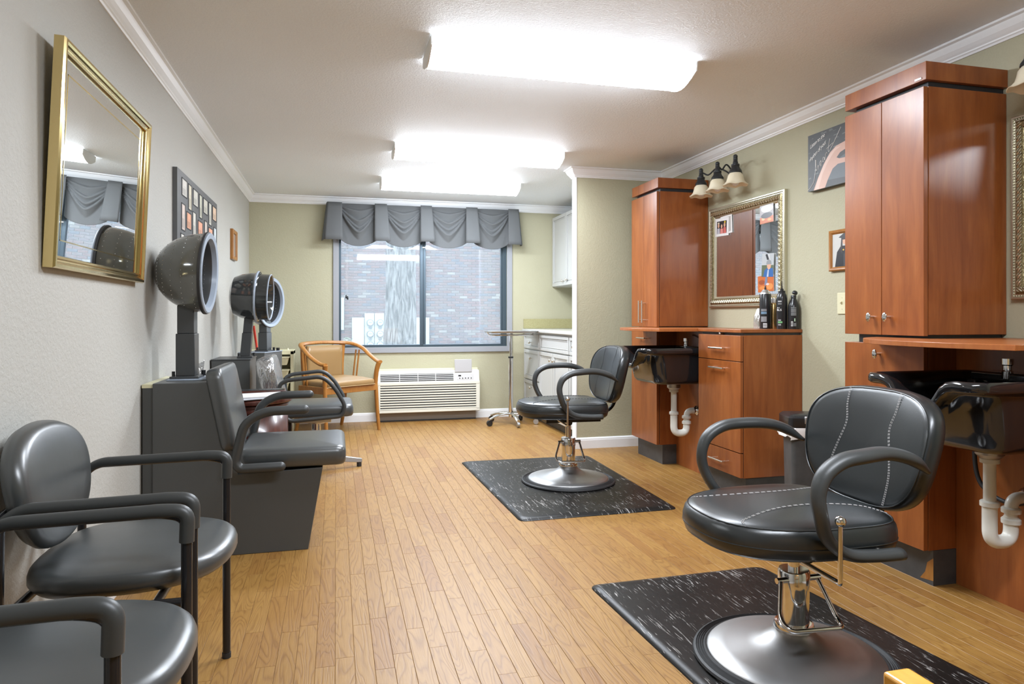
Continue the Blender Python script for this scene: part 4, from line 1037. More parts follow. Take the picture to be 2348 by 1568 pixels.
# ivory storage drawers and red handle in the back corner
t = thing('storage_drawers', 'ivory plastic drawer tower in the corner behind the dryers', 'drawer unit', (-.590, 6.84, 0))
b = MB()
for x in (-.21, .18): b.box(x, x+.028, -.14, .14, 0, .745)
b.box(-.21, .208, -.14, .14, .715, .752).box(-.21, .208, .10, .14, 0, .7)
for k in range(6): b.box(-.182, .18, -.14, .14, .10+.118*k-.004, .10+.118*k)
b.build('frame', M_IVORY, t, smooth=False, bevel=.004)
for k in range(6):
    z = .028+.118*k
    b = MB(); b.rings([[(px, py, z) for px, py in rrect(-.155, .15, -.165, .10, .02, 4)], [(px, py, z+.066) for px, py in rrect(-.175, .168, -.185, .10, .02, 4)], [(px, py, z+.068) for px, py in rrect(-.180, .173, -.190, .10, .02, 4)], [(px, py, z+.076) for px, py in rrect(-.180, .173, -.190, .10, .02, 4)]])
    b.build('drawer', M_IVORY, t)
b = MB()
for x in (-.12, .0, .15): b.lathe([(.012, 0), (.008, .006), (.004, .016)], (x, 0, .752), 10)
b.build('stacking_peg', M_IVORY, t)
t = thing('red_broom', 'red handled broom leaning in the corner between dryer posts', 'broom', (-.668, 6.44, 0))
b = MB(); b.tube([(.05, 0, .08), (.0, 0, .70), (-.035, 0, .985)], .011, 12); b.build('handle', M_RED, t)
b = MB(); b.prism([(-.05, .0), (.15, .0), (.10, .09), (.0, .09)], -.02, .02, 'y'); b.build('brush_head', M_BLACKP, t)

# ================================================================ tan wooden armchair by the window
t = thing('wooden_armchair', 'tan vinyl armchair with honey wood frame beside the air conditioner', 'armchair', (.015, 6.60, 0), math.radians(36))
# local: faces -y, half width .31, depth .48
def taper(mb, pts, r0, r1):
    N = len(pts); mb.tube(pts, r0, 10, ry=r0*1.1, smooth=5, rf=lambda q: 1+(r1/r0-1)*q, up=(1, 0, 0))
for sg in (1, -1):
    b = MB(); taper(b, [(sg*.300, -.235, .640), (sg*.288, -.215, .56), (sg*.283, -.205, .45), (sg*.285, -.21, .38), (sg*.288, -.225, .18), (sg*.292, -.245, 0)], .023, .015); b.build('leg', M_OAK, t)
    b = MB(); taper(b, [(sg*.235, .20, .42), (sg*.240, .215, .30), (sg*.25, .25, .12), (sg*.255, .285, 0)], .023, .015); b.build('leg', M_OAK, t)
# horseshoe top rail and arms
top = [(.305, -.245, .640), (.318, -.18, .648), (.328, -.06, .700), (.325, .05, .765), (.285, .16, .805), (.18, .235, .815), (0, .262, .820)]
P = top+[(-x, y, z) for x, y, z in reversed(top[:-1])]
b = MB(); b.tube(P, .0165, 12, ry=.024, smooth=6, up=(0, 0, 1)); b.build('top_rail', M_OAK, t)
for sg in (1, -1):
    b = MB(); b.tube([(sg*.205, .215, .40), (sg*.212, .228, .60), (sg*.225, .222, .80)], .018, 10, ry=.024); b.build('back_stile', M_OAK, t)
    b = MB()
    for q in (.10, .15): b.tube([(sg*(.27), q-.02, .42), (sg*.305, q-.03, .745)], .008, 8, smooth=1)
    b.build('spindle', M_OAK, t)
b = MB(); b.box(-.285, .285, -.225, -.200, .375, .435).box(-.285, -.262, -.21, .20, .375, .435).box(.262, .285, -.21, .20, .375, .435).box(-.25, .25, .185, .21, .375, .435); b.build('seat_rail', M_OAK, t, bevel=.003)
b = MB(); box_cushion(b, -.268, .268, -.238, .20, .425, .487, .05, None, .03); b.build('seat', M_TAN, t, angle=60)
b = MB(); b.tube([(px, py, .437) for px, py in rrect(-.271, .271, -.241, .203, .05, 6)], .0035, 6, smooth=1, closed=True); b.build('piping', M_TANP, t)
bk = []
for zz, s_ in ((.455, 0), (.52, 0), (.62, 0), (.72, 0), (.792, 0)):
    bk.append([( .195*(u/6), .222-.0*(u/6)**2+.018*(1-(u/6)**2)-.035*(1-abs((zz-.62)/.2)**2)*(1-(u/6)**2)*.4, zz) for u in range(-6, 7)])
b = MB(); b.rings(bk, closed=False, cap=False); o = b.build('backrest', M_TAN, t, angle=180); so = o.modifiers.new('solid', 'SOLIDIFY'); so.thickness = .035
b = MB(); b.tube([(-.192, .203, .458), (.192, .203, .458), (.192, .203, .788), (-.192, .203, .788)], .0035, 6, smooth=1, closed=True); b.build('back_piping', M_TANP, t)
# ================================================================ rolling instrument stand
t = thing('tray_stand', 'chrome rolling tray stand with casters below window right corner', 'tray stand', (1.683, 6.60, 0))
b = MB(); b.cyl((0, 0, .07), (0, 0, .665), .022, n=20); b.build('outer_pole', M_CHROME, t)
b = MB(); b.cyl((0, 0, .66), (0, 0, .905), .0145, n=16); b.build('inner_pole', M_CHROME, t)
b = MB(); b.cyl((0, 0, .655), (0, 0, .672), .026, n=18); b.build('collar', M_BRONZE, t)
b = MB(); b.cyl((0, -.02, .63), (0, -.045, .63), .008, n=12); b.build('lock_screw', M_CHROME, t)
for k, a in enumerate((200, 272, 340, 52, 128)):
    a = math.radians(a); d = Vector((math.cos(a), math.sin(a), 0)); R_ = .25
    b = MB(); b.tube([d*.01+Vector((0, 0, .105)), d*.10+Vector((0, 0, .105)), d*.19+Vector((0, 0, .088)), d*R_+Vector((0, 0, .066))], .020, 10, ry=.010, up=(-d.y, d.x, 0)); lg = b.build('leg', M_CHROME, t)
    c = d*R_; e = Vector((-d.y, d.x, 0))
    b = MB(); b.cyl(c+Vector((0, 0, .03))-e*.012, c+Vector((0, 0, .03))+e*.012, .029 if k in (0, 3, 4) else .026, n=18); b.build('caster', M_BLACKP if k in (0, 3, 4) else M_BRUSH, lg)
    b = MB(); b.cyl(c+Vector((0, 0, .05)), c+Vector((0, 0, .078)), .008, n=10); b.build('caster_stem', M_CHROME, lg)
b = MB()
def trayring(z, w, l, r): return [(px, py, z) for px, py in rrect(-w, w, -l, l, r, 6)]
b.rings([trayring(.905, .215, .15, .04), trayring(.907, .235, .165, .05), trayring(.920, .245, .175, .055), trayring(.924, .250, .18, .058), trayring(.926, .246, .176, .056), trayring(.910, .232, .162, .05)]); b.build('tray', M_BRUSH, t)
b = MB(); b.tube(trayring(.884, .205, .14, .05), .005, 8, smooth=1, closed=True)
for sx in (1, -1): b.tube([(sx*.205, 0, .884), (sx*.228, 0, .895), (sx*.24, 0, .915)], .005, 8)
b.tube([(-.205, 0, .884), (.205, 0, .884)], .005, 8, smooth=1); b.build('tray_support', M_CHROME, t)

# ================================================================ brass mirror on the left wall
t = thing('wall_mirror', 'large brass framed mirror with inner line tilted forward on left wall', 'mirror', (XL+.004, 2.722, 1.205))
t.rotation_euler = (0, math.radians(2.6), 0)
W2, Hh = .478, .672
fp = [(.0, 0), (.026, 0), (.032, .004), (.033, .012), (.029, .018), (.024, .021), (.022, .026), (.024, .030), (.021, .037), (.014, .040), (.010, .040), (0, .034)]   # (depth x, inward)
def frame_sweep(mb, hw, z0, z1, fp, y0=0):
    rs = []
    for (dep, ins) in fp:
        rs.append([(dep, y0-hw+ins, z0+ins), (dep, y0+hw-ins, z0+ins), (dep, y0+hw-ins, z1-ins), (dep, y0-hw+ins, z1-ins)])
    n = len(fp)
    vs = [p for r in rs for p in r]; fs = []
    for i in range(n):
        for k in range(4):
            a = i*4+k; b_ = i*4+(k+1) % 4; c = ((i+1) % n)*4+(k+1) % 4; d = ((i+1) % n)*4+k; fs.append((a, b_, c, d))
    return mb.add(vs, fs)
b = MB(); frame_sweep(b, W2, 0, Hh, fp); b.build('mirror_frame', M_BRASS, t, angle=25)
b = MB(); b.box(.004, .011, -W2+.036, W2-.036, .036, Hh-.036); gl = b.build('mirror_glass', M_MIRROR, t, smooth=False)
b = MB()
i0 = .085
for a in ((-W2+i0, W2-i0, i0, i0+.004), (-W2+i0, W2-i0, Hh-i0-.004, Hh-i0), (-W2+i0, -W2+i0+.004, i0, Hh-i0), (W2-i0-.004, W2-i0, i0, Hh-i0)):
    b.box(.0111, .0118, a[0], a[1], a[2], a[3])
b.build('inlay_line', M_BRASS, t, smooth=False)

# collage frame
t = thing('photo_collage', 'large charcoal multi-opening photo collage frame above the first dryer hood', 'collage frame', (XL+.001, 0, 0))
b = MB(); b.box(0, .022, 3.885, 5.118, 1.235, 1.842); b.build('mat_board', mat('charcoal_mat_board', (.105, .108, .112), .4, bmp=(40, .03, .001)), t, smooth=False)
op = [(3.996,4.123,1.806,1.719),(4.163,4.246,1.804,1.668),(4.297,4.431,1.802,1.715),(4.48,4.561,1.801,1.666),(4.609,4.746,1.801,1.715),(4.796,4.887,1.804,1.665),(4.937,5.074,1.804,1.717),
      (3.987,4.071,1.669,1.532),(4.117,4.234,1.642,1.556),(4.281,4.368,1.667,1.532),(4.439,4.576,1.638,1.550),(4.649,4.73,1.665,1.541),(4.789,4.93,1.641,1.552),(4.984,5.074,1.665,1.541)]
op += [(3.95+.19*k, 4.07+.19*k, 1.500, 1.400) if k % 2 else (3.97+.19*k, 4.05+.19*k, 1.505, 1.385) for k in range(6)]
op += [(3.97+.19*k, 4.05+.19*k, 1.362, 1.262) for k in range(6)]
pc = [(.62,.60,.55),(.60,.55,.42),(.58,.57,.50),(.52,.52,.42),(.55,.53,.45),(.56,.55,.48),(.66,.48,.34),(.60,.50,.44),(.70,.34,.20),(.58,.56,.50),(.70,.34,.22),(.58,.50,.44),(.70,.34,.22),(.60,.66,.68)]
for k, (a, c, z1, z0) in enumerate(op):
    f = MB(); e = .005
    f.box(.0205, .0245, a-e, a, z0-e, z1+e).box(.0205, .0245, c, c+e, z0-e, z1+e).box(.0205, .0245, a, c, z0-e, z0).box(.0205, .0245, a, c, z1, z1+e)
    f.build('opening_bevel', M_DARK, t, smooth=False)
    m = MB(); col = pc[k % len(pc)]; m.ms = [flat_mat(col), flat_mat(tuple(q*.72 for q in col)), flat_mat(tuple(min(.8, q*1.15) for q in col))]
    m.box(.0215, .0228, a, c, z0, z1); m.cur = 1; m.box(.0228, .0230, a+.1*(c-a), c-.25*(c-a), z0+.08*(z1-z0), z0+.45*(z1-z0)); m.cur = 2; m.box(.0228, .0230, a+.3*(c-a), c-.1*(c-a), z0+.62*(z1-z0), z0+.95*(z1-z0))
    m.build('photo', None, t, smooth=False)
t = thing('framed_picture', 'narrow oak picture frame on left wall near the back corner', 'picture frame', (XL+.001, 6.015, 1.530))
b = MB(); frame_sweep(b, .125, 0, .243, [(0, 0), (.020, 0), (.024, .008), (.018, .028), (.010, .030), (0, .03)]); b.build('frame', M_OAK, t, angle=25)
b = MB(); b.box(.002, .010, -.10, .10, .025, .22); b.build('print', flat_mat((.30, .22, .16)), t)

# ================================================================ ornate mirrors and sconces on the right wall
def ornate(y, z0, z1, hw, label):
    t = thing('ornate_mirror', label, 'mirror', (XR-.001, y, z0), pi, 'ornate antique gold mirrors on the right wall')   # local +x points into the room
    hh = z1-z0
    b = MB(); frame_sweep(b, hw, 0, hh, [(0, 0), (.020, 0), (.024, .004), (.024, .010), (.019, .013), (.022, .018), (.022, .024), (0, .024)]); b.build('outer_moulding', M_ANTIS, t, angle=25)
    b = MB(); frame_sweep(b, hw-.022, .022, hh-.022, [(0, 0), (.024, 0), (.030, .008), (.028, .020), (.020, .034), (.016, .038), (0, .038)]); b.build('carved_moulding', M_ANTIQ, t, angle=40)
    b = MB(); frame_sweep(b, hw-.059, .059, hh-.059, [(0, 0), (.016, 0), (.018, .004), (.013, .012), (.010, .016), (0, .016)]); b.build('inner_moulding', M_ANTIS, t, angle=25)
    b = MB()
    def along(off, step):
        L1 = 2*(hw-off); n1 = int(L1/step); n2 = int((hh-2*off)/step)
        for k in range(n1+1): yield (-hw+off+L1*k/n1, off, 0); yield (-hw+off+L1*k/n1, hh-off, 0)
        for k in range(1, n2): yield (-hw+off, off+(hh-2*off)*k/n2, 1); yield (hw-off, off+(hh-2*off)*k/n2, 1)
    for yy, zz, o_ in along(.0145, .0105): b.sphere((.0225, yy, zz), .0034, n=6)
    stuff(b.build('beading', M_ANTIS, t))
    b = MB()
    for q, (yy, zz, o_) in enumerate(along(.041, .026)):
        ang = .6 if q % 2 else -.6
        T = Matrix.Translation((.028, yy, zz)) @ Matrix.Rotation(ang+(pi/2 if o_ else 0), 4, 'X')
        b.sphere((0, 0, 0), .017, .34, 1.0, .26, n=8, T=T)
        b.sphere((.001, .002, .009), .009, .4, 1.1, .35, n=6, T=T); b.sphere((.001, -.004, -.009), .008, .4, 1.0, .35, n=6, T=T)
    stuff(b.build('leaf_carving', M_ANTIS, t))
    b = MB(); b.box(.003, .009, -hw+.07, hw-.07, .07, hh-.07); b.build('mirror_glass', M_MIRROR, t, smooth=False)
    return t
ornate(4.040, 1.130, 1.838, .432, 'ornate antique gold mirror with photographs tucked in, above drawer cabinet')
ornate(1.742, 1.130, 1.862, .430, 'ornate antique gold mirror cut off by the right photo edge')

def snapshot(y0, y1, z0, z1, label, shapes, rot=0, border=None, x=2.632):
    """flat print lying on the mirror glass; shapes: (polygon in 0..1 with u to the viewer's right, colour)"""
    t = thing('snapshot', label, 'photograph', (x, (y0+y1)/2, (z0+z1)/2), 0, 'photographs tucked into the far ornate mirror'); t.rotation_euler = (rot, 0, 0)
    w, h = y1-y0, z1-z0
    m = MB(); cols = [border or (.75, .75, .74)]+[c for _, c in shapes]; m.ms = [flat_mat(c, .3) for c in cols]
    m.box(0, .0012, -w/2, w/2, -h/2, h/2)
    for k, (pl, _) in enumerate(shapes):
        m.cur = k+1; xx = -.0002-.00012*k
        m.add([(xx, w/2-u*w, -h/2+v*h) for u, v in pl], [tuple(range(len(pl)))])
    m.build('print', None, t, smooth=False); return t
def oval(cx, cy, rx, ry, n=12): return [(cx+rx*math.cos(2*pi*k/n), cy+ry*math.sin(2*pi*k/n)) for k in range(n)]
def rect(a, b_, c, d): return [(a, b_), (c, b_), (c, d), (a, d)]
SK, BL = (.62, .36, .24), (.02, .02, .025)
snapshot(4.225, 4.395, 1.632, 1.758, 'white bordered snapshot of three people, upper left of far ornate mirror', [
    (rect(.12, .14, .86, .84), BL), ([(.14, .14), (.16, .45), (.34, .45), (.36, .14)], (.45, .45, .5)), (oval(.25, .60, .07, .13), SK), (rect(.18, .70, .32, .78), (.6, .55, .4)),
    ([(.38, .14), (.40, .42), (.58, .42), (.60, .14)], (.65, .25, .22)), (oval(.49, .54, .065, .11), SK), ([(.62, .14), (.63, .48), (.80, .48), (.84, .14)], (.55, .14, .12)), (oval(.71, .60, .07, .12), SK), (oval(.73, .76, .05, .07), (.75, .55, .05))], .03, x=2.6325)
snapshot(4.185, 4.330, 1.640, 1.770, 'second white bordered snapshot half hidden behind the one of three people', [(rect(.1, .1, .9, .9), (.45, .44, .42))], -.05, x=2.6345)
snapshot(3.722, 3.862, 1.655, 1.770, 'snapshot of fire and smoke, upper right of far ornate mirror', [
    (rect(0, 0, 1, 1), (.30, .28, .28)), (rect(0, 0, 1, .35), (.50, .13, .03)), (oval(.25, .25, .12, .08), (.75, .42, .2)), (oval(.7, .16, .15, .07), (.7, .33, .1)), (oval(.5, .42, .42, .16), BL), (oval(.55, .78, .45, .2), (.62, .62, .64)), (oval(.3, .85, .2, .1), (.75, .75, .76))], -.02)
snapshot(3.720, 3.842, 1.315, 1.462, 'photograph of a person in grey helmet and blue jacket on far mirror', [
    (rect(0, .03, 1, 1), (.42, .45, .46)), (rect(0, 0, 1, .5), (.10, .13, .07)), ([(.15, 0), (.25, .28), (.5, .40), (.95, .36), (1, 0)], (.03, .12, .34)), ([(.45, .0), (.52, .3), (.62, .3), (.6, 0)], (.45, .5, .6)),
    (oval(.62, .48, .17, .17), SK), ([(.38, .52), (.42, .66), (.58, .74), (.78, .68), (.84, .54)], (.25, .27, .28)), ([(.45, .72), (.30, .95), (.45, .98), (.62, .74)], BL), ([(.62, .74), (.52, .98), (.66, .96), (.74, .72)], (.55, .56, .56))], .05)
snapshot(3.720, 3.886, 1.222, 1.325, 'orange toned snapshot in lower right corner of far ornate mirror', [
    (rect(0, 0, 1, 1), (.50, .13, .03)), (oval(.25, .6, .2, .15), (.30, .07, .02)), (oval(.3, .25, .22, .12), (.62, .22, .05)), (oval(.75, .3, .2, .2), (.66, .26, .07)), ([(.42, .4), (.5, 1), (.62, 1), (.6, .4)], (.16, .20, .30)), (oval(.62, .45, .1, .07), (.7, .5, .45))], -.03, x=2.6335)

def sconce(yc, label):
    t = thing('wall_sconce', label, 'wall light', (XR, yc, 2.0), 0, 'bronze three-light sconces above the mirrors')
    b = MB(); b.lathe([(.062, 0), (.060, -.008), (.045, -.018), (.025, -.024), (.012, -.030)], (-.002, 0, .02), 28, axis='x', wave=lambda r, h, a, i: (r, h))
    b.build('wall_plate', M_BRONZE, t)
    for k, dy in enumerate((-.215, 0, .215)):
        X = -.150
        b = MB()
        b.tube([(-.02, dy*.08, .02), (-.055, dy*.25, .065 if k != 1 else .075), (-.085, dy*.55, .095), (-.115, dy*.8, .060), (-.135, dy*.95, .075), (X, dy, .082)], .0055, 10); b.build('arm', M_BRONZE, t)
        b = MB(); b.sphere((X, dy, .098), .0150, n=14); b.lathe([(.014, .088), (.014, .066), (.017, .062), (.017, .052), (.026, .048), (.027, .038), (.024, .034), (.030, .018), (.040, .004), (.041, -.006), (.036, -.010)], (X, dy, 0), 28); b.build('socket_cap', M_BRONZE, t)
        def wv(r, h, a, i, N=16): 
            f = max(0, (-.055-h)/.03); return (r*(1+.015*f*math.cos(6*a)), h-.0035*f*math.cos(6*a))
        b = MB(); b.lathe([(.034, -.004), (.038, -.012), (.047, -.023), (.051, -.042), (.057, -.062), (.070, -.078), (.081, -.085), (.079, -.087), (.066, -.081), (.053, -.064), (.047, -.043), (.043, -.025), (.032, -.014)], (X, dy, 0), 48, cap=False, wave=wv); b.build('lamp_shade', M_SHADE, t)
        b = MB(); b.lathe([(.012, -.02), (.013, -.035), (.024, -.055), (.026, -.068), (.018, -.084), (.003, -.090)], (X, dy, 0), 20); b.build('bulb', M_WHITE, t)
    return t
sconce(4.148, 'bronze three-light wall sconce with frosted bell shades above far mirror')
sconce(1.765, 'bronze wall sconce in upper right corner, one pale shade visible')

def text_obj(tc, parent):
    tmp = D.objects.new('lettering', tc); me = D.meshes.new_from_object(tmp); D.objects.remove(tmp)
    o = D.objects.new('lettering', me); C.objects.link(o); o.parent = parent; return o
# ---------------------------------------------------------------- canvas, diploma photo, switch
t = thing('canvas_print', 'chalkboard canvas print with raised arm and white script, beside tower cabinet', 'canvas', (XR-.001, 3.075, 1.775), 0)
cw_, ch_ = .300, .318
m = MB(); m.ms = [flat_mat((.055, .062, .066)), flat_mat((.16, .175, .18)), flat_mat((.60, .38, .30)), flat_mat((.70, .50, .42)), flat_mat((.035, .045, .05)), flat_mat((.11, .13, .145))]
m.box(-.036, 0, -cw_, cw_, 0, ch_)
def PX(u, v, k=0): return (-.0362-.00012*k, cw_-2*cw_*u, ch_*v)       # u 0 at the left edge as seen, 1 at right
rnd = random.Random(5)
m.cur = 1
for k in range(46):
    u, v = rnd.random()*.98, rnd.random(); w_, h_ = rnd.uniform(.02, .07), rnd.uniform(.006, .03)
    m.add([PX(*p, 1) for p in [(u, v), (min(1, u+w_), v+.01 if v < .97 else v), (min(1, u+w_*.9), min(1, v+h_)), (u+w_*.1, min(1, v+h_*.8))]], [(0, 1, 2, 3)])
m.cur = 5; m.add([PX(*p, 2) for p in [(.25, .12), (.95, .05), (.98, .42), (.6, .55), (.36, .4)]], [(0, 1, 2, 3, 4)])
ARM = [(.08, 0), (.14, .20), (.22, .42), (.30, .58), (.38, .66), (.52, .70), (.52, .57), (.43, .53), (.385, .46), (.42, .43), (.50, .42), (.51, .34), (.40, .345), (.335, .29), (.27, .12), (.235, 0)]
m.cur = 2
for q in ((0, 1, 14, 15), (1, 2, 13, 14), (2, 3, 12, 13), (3, 8, 12), (3, 4, 7, 8), (4, 5, 6, 7), (8, 9, 12), (9, 10, 11, 12)): m.add([PX(*ARM[k], 3) for k in q], [tuple(range(len(q)))])
m.cur = 3; m.add([PX(*p, 4) for p in [(.10, .01), (.15, .01), (.20, .24), (.27, .42), (.36, .58), (.44, .63), (.37, .64), (.27, .52), (.20, .36), (.13, .15)]], [(0, 1, 2, 9), (2, 3, 8, 9), (3, 4, 7, 8), (4, 5, 6, 7)])
m.build('canvas_face', None, t, smooth=False)
def stroke(mb, P, r=.0011):
    mb.tube([PX(u, v, 6) for u, v in P], r, 5, smooth=5)
b = MB()
stroke(b, [(.0, .03), (.04, .07), (.085, .16), (.105, .32), (.115, .50), (.105, .52), (.11, .38), (.125, .34), (.14, .42), (.15, .40), (.155, .34)], .0014)     # h of heart with its long tail
stroke(b, [(.165, .42), (.185, .44), (.18, .49), (.168, .46), (.172, .40), (.195, .42)], .0014)   # e
stroke(b, [(.225, .53), (.208, .53), (.205, .46), (.22, .47), (.228, .53), (.23, .48)], .0014)     # a
stroke(b, [(.24, .48), (.243, .56), (.255, .60), (.265, .58)], .0014)                              # r
stroke(b, [(.30, .82), (.28, .66), (.285, .60), (.31, .64), (.36, .75), (.44, .95)], .0014)           # t
stroke(b, [(.255, .66), (.30, .70), (.34, .73)], .0014)
for wd, u, v, an in (('Listen to the', .03, .755, 20), ('rhythm of your', .025, .52, 30)):
    tc = D.curves.new('script_words', 'FONT'); tc.body = wd; tc.size = .030; tc.shear = .45; tc.extrude = .0003; tc.space_character = .86
    tc.materials.append(M_WHITE); o = text_obj(tc, t)
    M3 = Matrix(((0, 0, -1), (-1, 0, 0), (0, 1, 0))); R4 = M3.to_4x4() @ Matrix.Rotation(math.radians(an), 4, 'Z')
    o.matrix_local = Matrix.Translation(PX(u, v, 8)) @ R4
b.build('script_heart', M_WHITE, t)

t = thing('graduation_portrait', 'oak framed portrait of a person in black graduation gown, on right wall', 'picture frame', (XR-.001, 3.108, 1.312), pi)
b = MB(); frame_sweep(b, .122, 0, .222, [(0, 0), (.016, 0), (.020, .006), (.018, .014), (.013, .018), (.010, .022), (0, .022)]); b.build('frame', M_OAK, t, angle=25)
m = MB(); cols = [(.50, .50, .47), BL, SK, BL, (.03, .02, .02), (.03, .03, .035), (.62, .40, .06), (.10, .10, .11)]; m.ms = [flat_mat(c) for c in cols]
m.box(.001, .009, -.102, .102, .02, .202)
def GP(u, v, k): return (.0092+.00012*k, -.102+.204*u, .02+.182*v)
for k, pl in enumerate([[(.10, 0), (.18, .45), (.32, .62), (.58, .62), (.78, .42), (.88, 0)], oval(.45, .76, .065, .10), [(.24, .88), (.45, 1.0), (.66, .88), (.45, .82)], [(.34, .85), (.30, .45), (.38, .42), (.38, .8), (.52, .8), (.54, .5), (.60, .5), (.57, .84)], rect(.42, .02, .9, .38), oval(.42, .50, .03, .025)+[], rect(.50, .14, .84, .17)]):
    m.cur = k+1; m.add([GP(u, v, k+1) for u, v in pl], [tuple(range(len(pl)))])
m.build('print', None, t, smooth=False)
t = thing('light_switch', 'ivory light switch plate on right wall beside front tower cabinet', 'light switch', (XR-.001, 3.141, 1.135), pi)
b = MB(); b.box(0, .006, -.036, .036, -.058, .058); b.build('plate', M_IVORY, t, bevel=.003)
b = MB(); b.prism([(.005, -.008), (.016, .004), (.016, .009), (.005, .010)], -.004, .004, 'y'); b.build('toggle', M_IVORY, t)
b = MB(); b.cyl((.005, 0, .03), (.0075, 0, .03), .003, n=8).cyl((.005, 0, -.03), (.0075, 0, -.03), .003, n=8); b.build('screw', M_IVORY, t)

# ================================================================ bottles on the drawer cabinet
ZC = .990
def label_patch(mb, r, z0, z1, a0, a1, off=.0006, n=6):
    rs = []
    for z in (z0, z1): rs.append([((r+off)*math.cos(a0+(a1-a0)*k/n), (r+off)*math.sin(a0+(a1-a0)*k/n), z) for k in range(n+1)])
    mb.rings(rs, closed=False, cap=False)
CA = math.radians(234)      # direction from the bottles to the camera
t = thing('hairspray_can', 'tall black aerosol can with silver neck, leftmost dark bottle on cabinet', 'spray can', (2.540, 3.672, ZC), 0, 'hair products on the drawer cabinet')
b = MB(); b.lathe([(.032, 0), (.034, .004), (.034, .208), (.032, .212)], (0, 0, 0), 32); b.build('body', M_BLACKP, t)
b = MB(); b.lathe([(.032, .212), (.030, .218), (.023, .228), (.018, .234), (.016, .238)], (0, 0, 0), 32); b.build('neck', M_BRUSH, t)
b = MB(); b.lathe([(.006, .236), (.006, .246), (.004, .256), (.003, .262)], (0, 0, 0), 12); b.build('nozzle', M_BLACKP, t)
b = MB()
for z in (.118, .113, .108, .072, .068, .064, .060, .056, .052, .048, .044): label_patch(b, .034, z, z+.002, CA-.75, CA+.25)
b.build('label_text', flat_mat((.45, .46, .48)), t)
b = MB(); label_patch(b, .034, .090, .104, CA-.75, CA+.25); b.build('label_band', flat_mat((.14, .24, .34)), t)
b = MB(); label_patch(b, .034, .008, .034, CA-.35, CA+.30, .0008); bc = b.build('barcode', flat_mat((.75, .75, .75)), t)
b = MB()
for k in range(9): label_patch(b, .034, .012, .030, CA-.30+k*.062, CA-.30+k*.062+.03, .0012, 1)
b.build('barcode_bars', M_BLACKP, t)
t = thing('mousse_can', 'slim gold can standing between the two dark cans on cabinet', 'can', (2.600, 3.676, ZC), 0, 'hair products on the drawer cabinet')
b = MB(); b.lathe([(.024, 0), (.025, .004), (.025, .145), (.022, .155), (.014, .160)], (0, 0, 0), 28); b.build('body', M_GOLD, t)
b = MB(); b.lathe([(.014, .160), (.014, .182), (.012, .186)], (0, 0, 0), 20); b.build('cap', M_WHITE, t)
t = thing('styling_gel_bottle', 'black bottle with thin nozzle and white lettering, middle of the dark bottles', 'bottle', (2.570, 3.553, ZC), 0, 'hair products on the drawer cabinet')
b = MB(); b.lathe([(.029, 0), (.031, .004), (.031, .180), (.028, .200), (.022, .212), (.020, .216)], (0, 0, 0), 32); b.build('body', M_BLACKP, t)
b = MB(); b.lathe([(.020, .212), (.020, .226), (.010, .230), (.010, .238), (.004, .242), (.0025, .275), (.001, .292)], (0, 0, 0), 20); b.build('nozzle', M_BLACKP, t)
b = MB()
for z in (.165, .160, .148): label_patch(b, .031, z, z+.003, CA-.75, CA-.05)
for z in (.054, .050, .028, .022): label_patch(b, .031, z, z+.0025, CA-.70, CA-.15)
b.build('label_text', flat_mat((.55, .56, .56)), t)
b = MB(); label_patch(b, .031, .036, .046, CA-.75, CA+.10); b.build('label_band', flat_mat((.16, .42, .18)), t)
def wrap_text(body, size, z, a0, step, r, parent):
    m = MB()
    for k, ch in enumerate(body):
        a = a0+step*k
        tc = D.curves.new('bottle_letter', 'FONT'); tc.body = ch; tc.size = size; tc.extrude = .0002; tc.align_x = 'CENTER'; tc.offset = .0003
        tmp = D.objects.new('tmp', tc); me = D.meshes.new_from_object(tmp); D.objects.remove(tmp)
        T = Matrix.Translation((r*math.cos(a), r*math.sin(a), z)) @ Matrix.Rotation(a+pi/2, 4, 'Z') @ Matrix.Rotation(pi/2, 4, 'X')
        m.add([v.co for v in me.vertices], [tuple(q.vertices) for q in me.polygons], T)
    return m.build('lettering', M_WHITE, parent, smooth=False)
wrap_text('RLS', .017, .108, CA-.84, .33, .0316, t); wrap_text('der', .011, .123, CA-.88, .20, .0316, t)

t = thing('conditioner_bottle', 'black shampoo bottle with open flip cap, nearest the cabinet end', 'bottle', (2.613, 3.503, ZC), 0, 'hair products on the drawer cabinet')
b = MB(); b.lathe([(.030, 0), (.032, .004), (.032, .120), (.030, .140), (.024, .158), (.017, .172), (.015, .178)], (0, 0, 0), 32); b.build('body', M_BLACKP, t)
b = MB(); b.lathe([(.015, .176), (.0155, .198), (.014, .200)], (0, 0, 0), 24); b.build('neck', M_BLACKP, t)
T = Matrix.Translation((.0, -.012, .214)) @ Matrix.Rotation(math.radians(38), 4, 'X')
b = MB(); b.lathe([(.015, -.006), (.016, 0), (.013, .008), (.006, .012)], (0, 0, 0), 24, T); b.build('flip_cap', M_BLACKP, t)
b = MB()
for z in (.126, .118, .112, .106, .100, .094, .088, .082): label_patch(b, .032, z, z+.0022, CA-.45, CA+.45)
for z in (.034, .029, .024, .019): label_patch(b, .032, z, z+.002, CA+.0, CA+.45)
b.build('label_text', flat_mat((.40, .42, .42)), t)
b = MB(); label_patch(b, .032, .018, .046, CA-.45, CA-.10, .0008); b.build('barcode', flat_mat((.70, .70, .68)), t)
b = MB()
for k in range(6): label_patch(b, .032, .021, .043, CA-.42+k*.052, CA-.42+k*.052+.026, .0012, 1)
b.build('barcode_bars', M_BLACKP, t)
b = MB(); label_patch(b, .032, .046, .064, CA+.10, CA+.28, .0009); b.build('price_sticker', flat_mat((.42, .60, .42)), t)
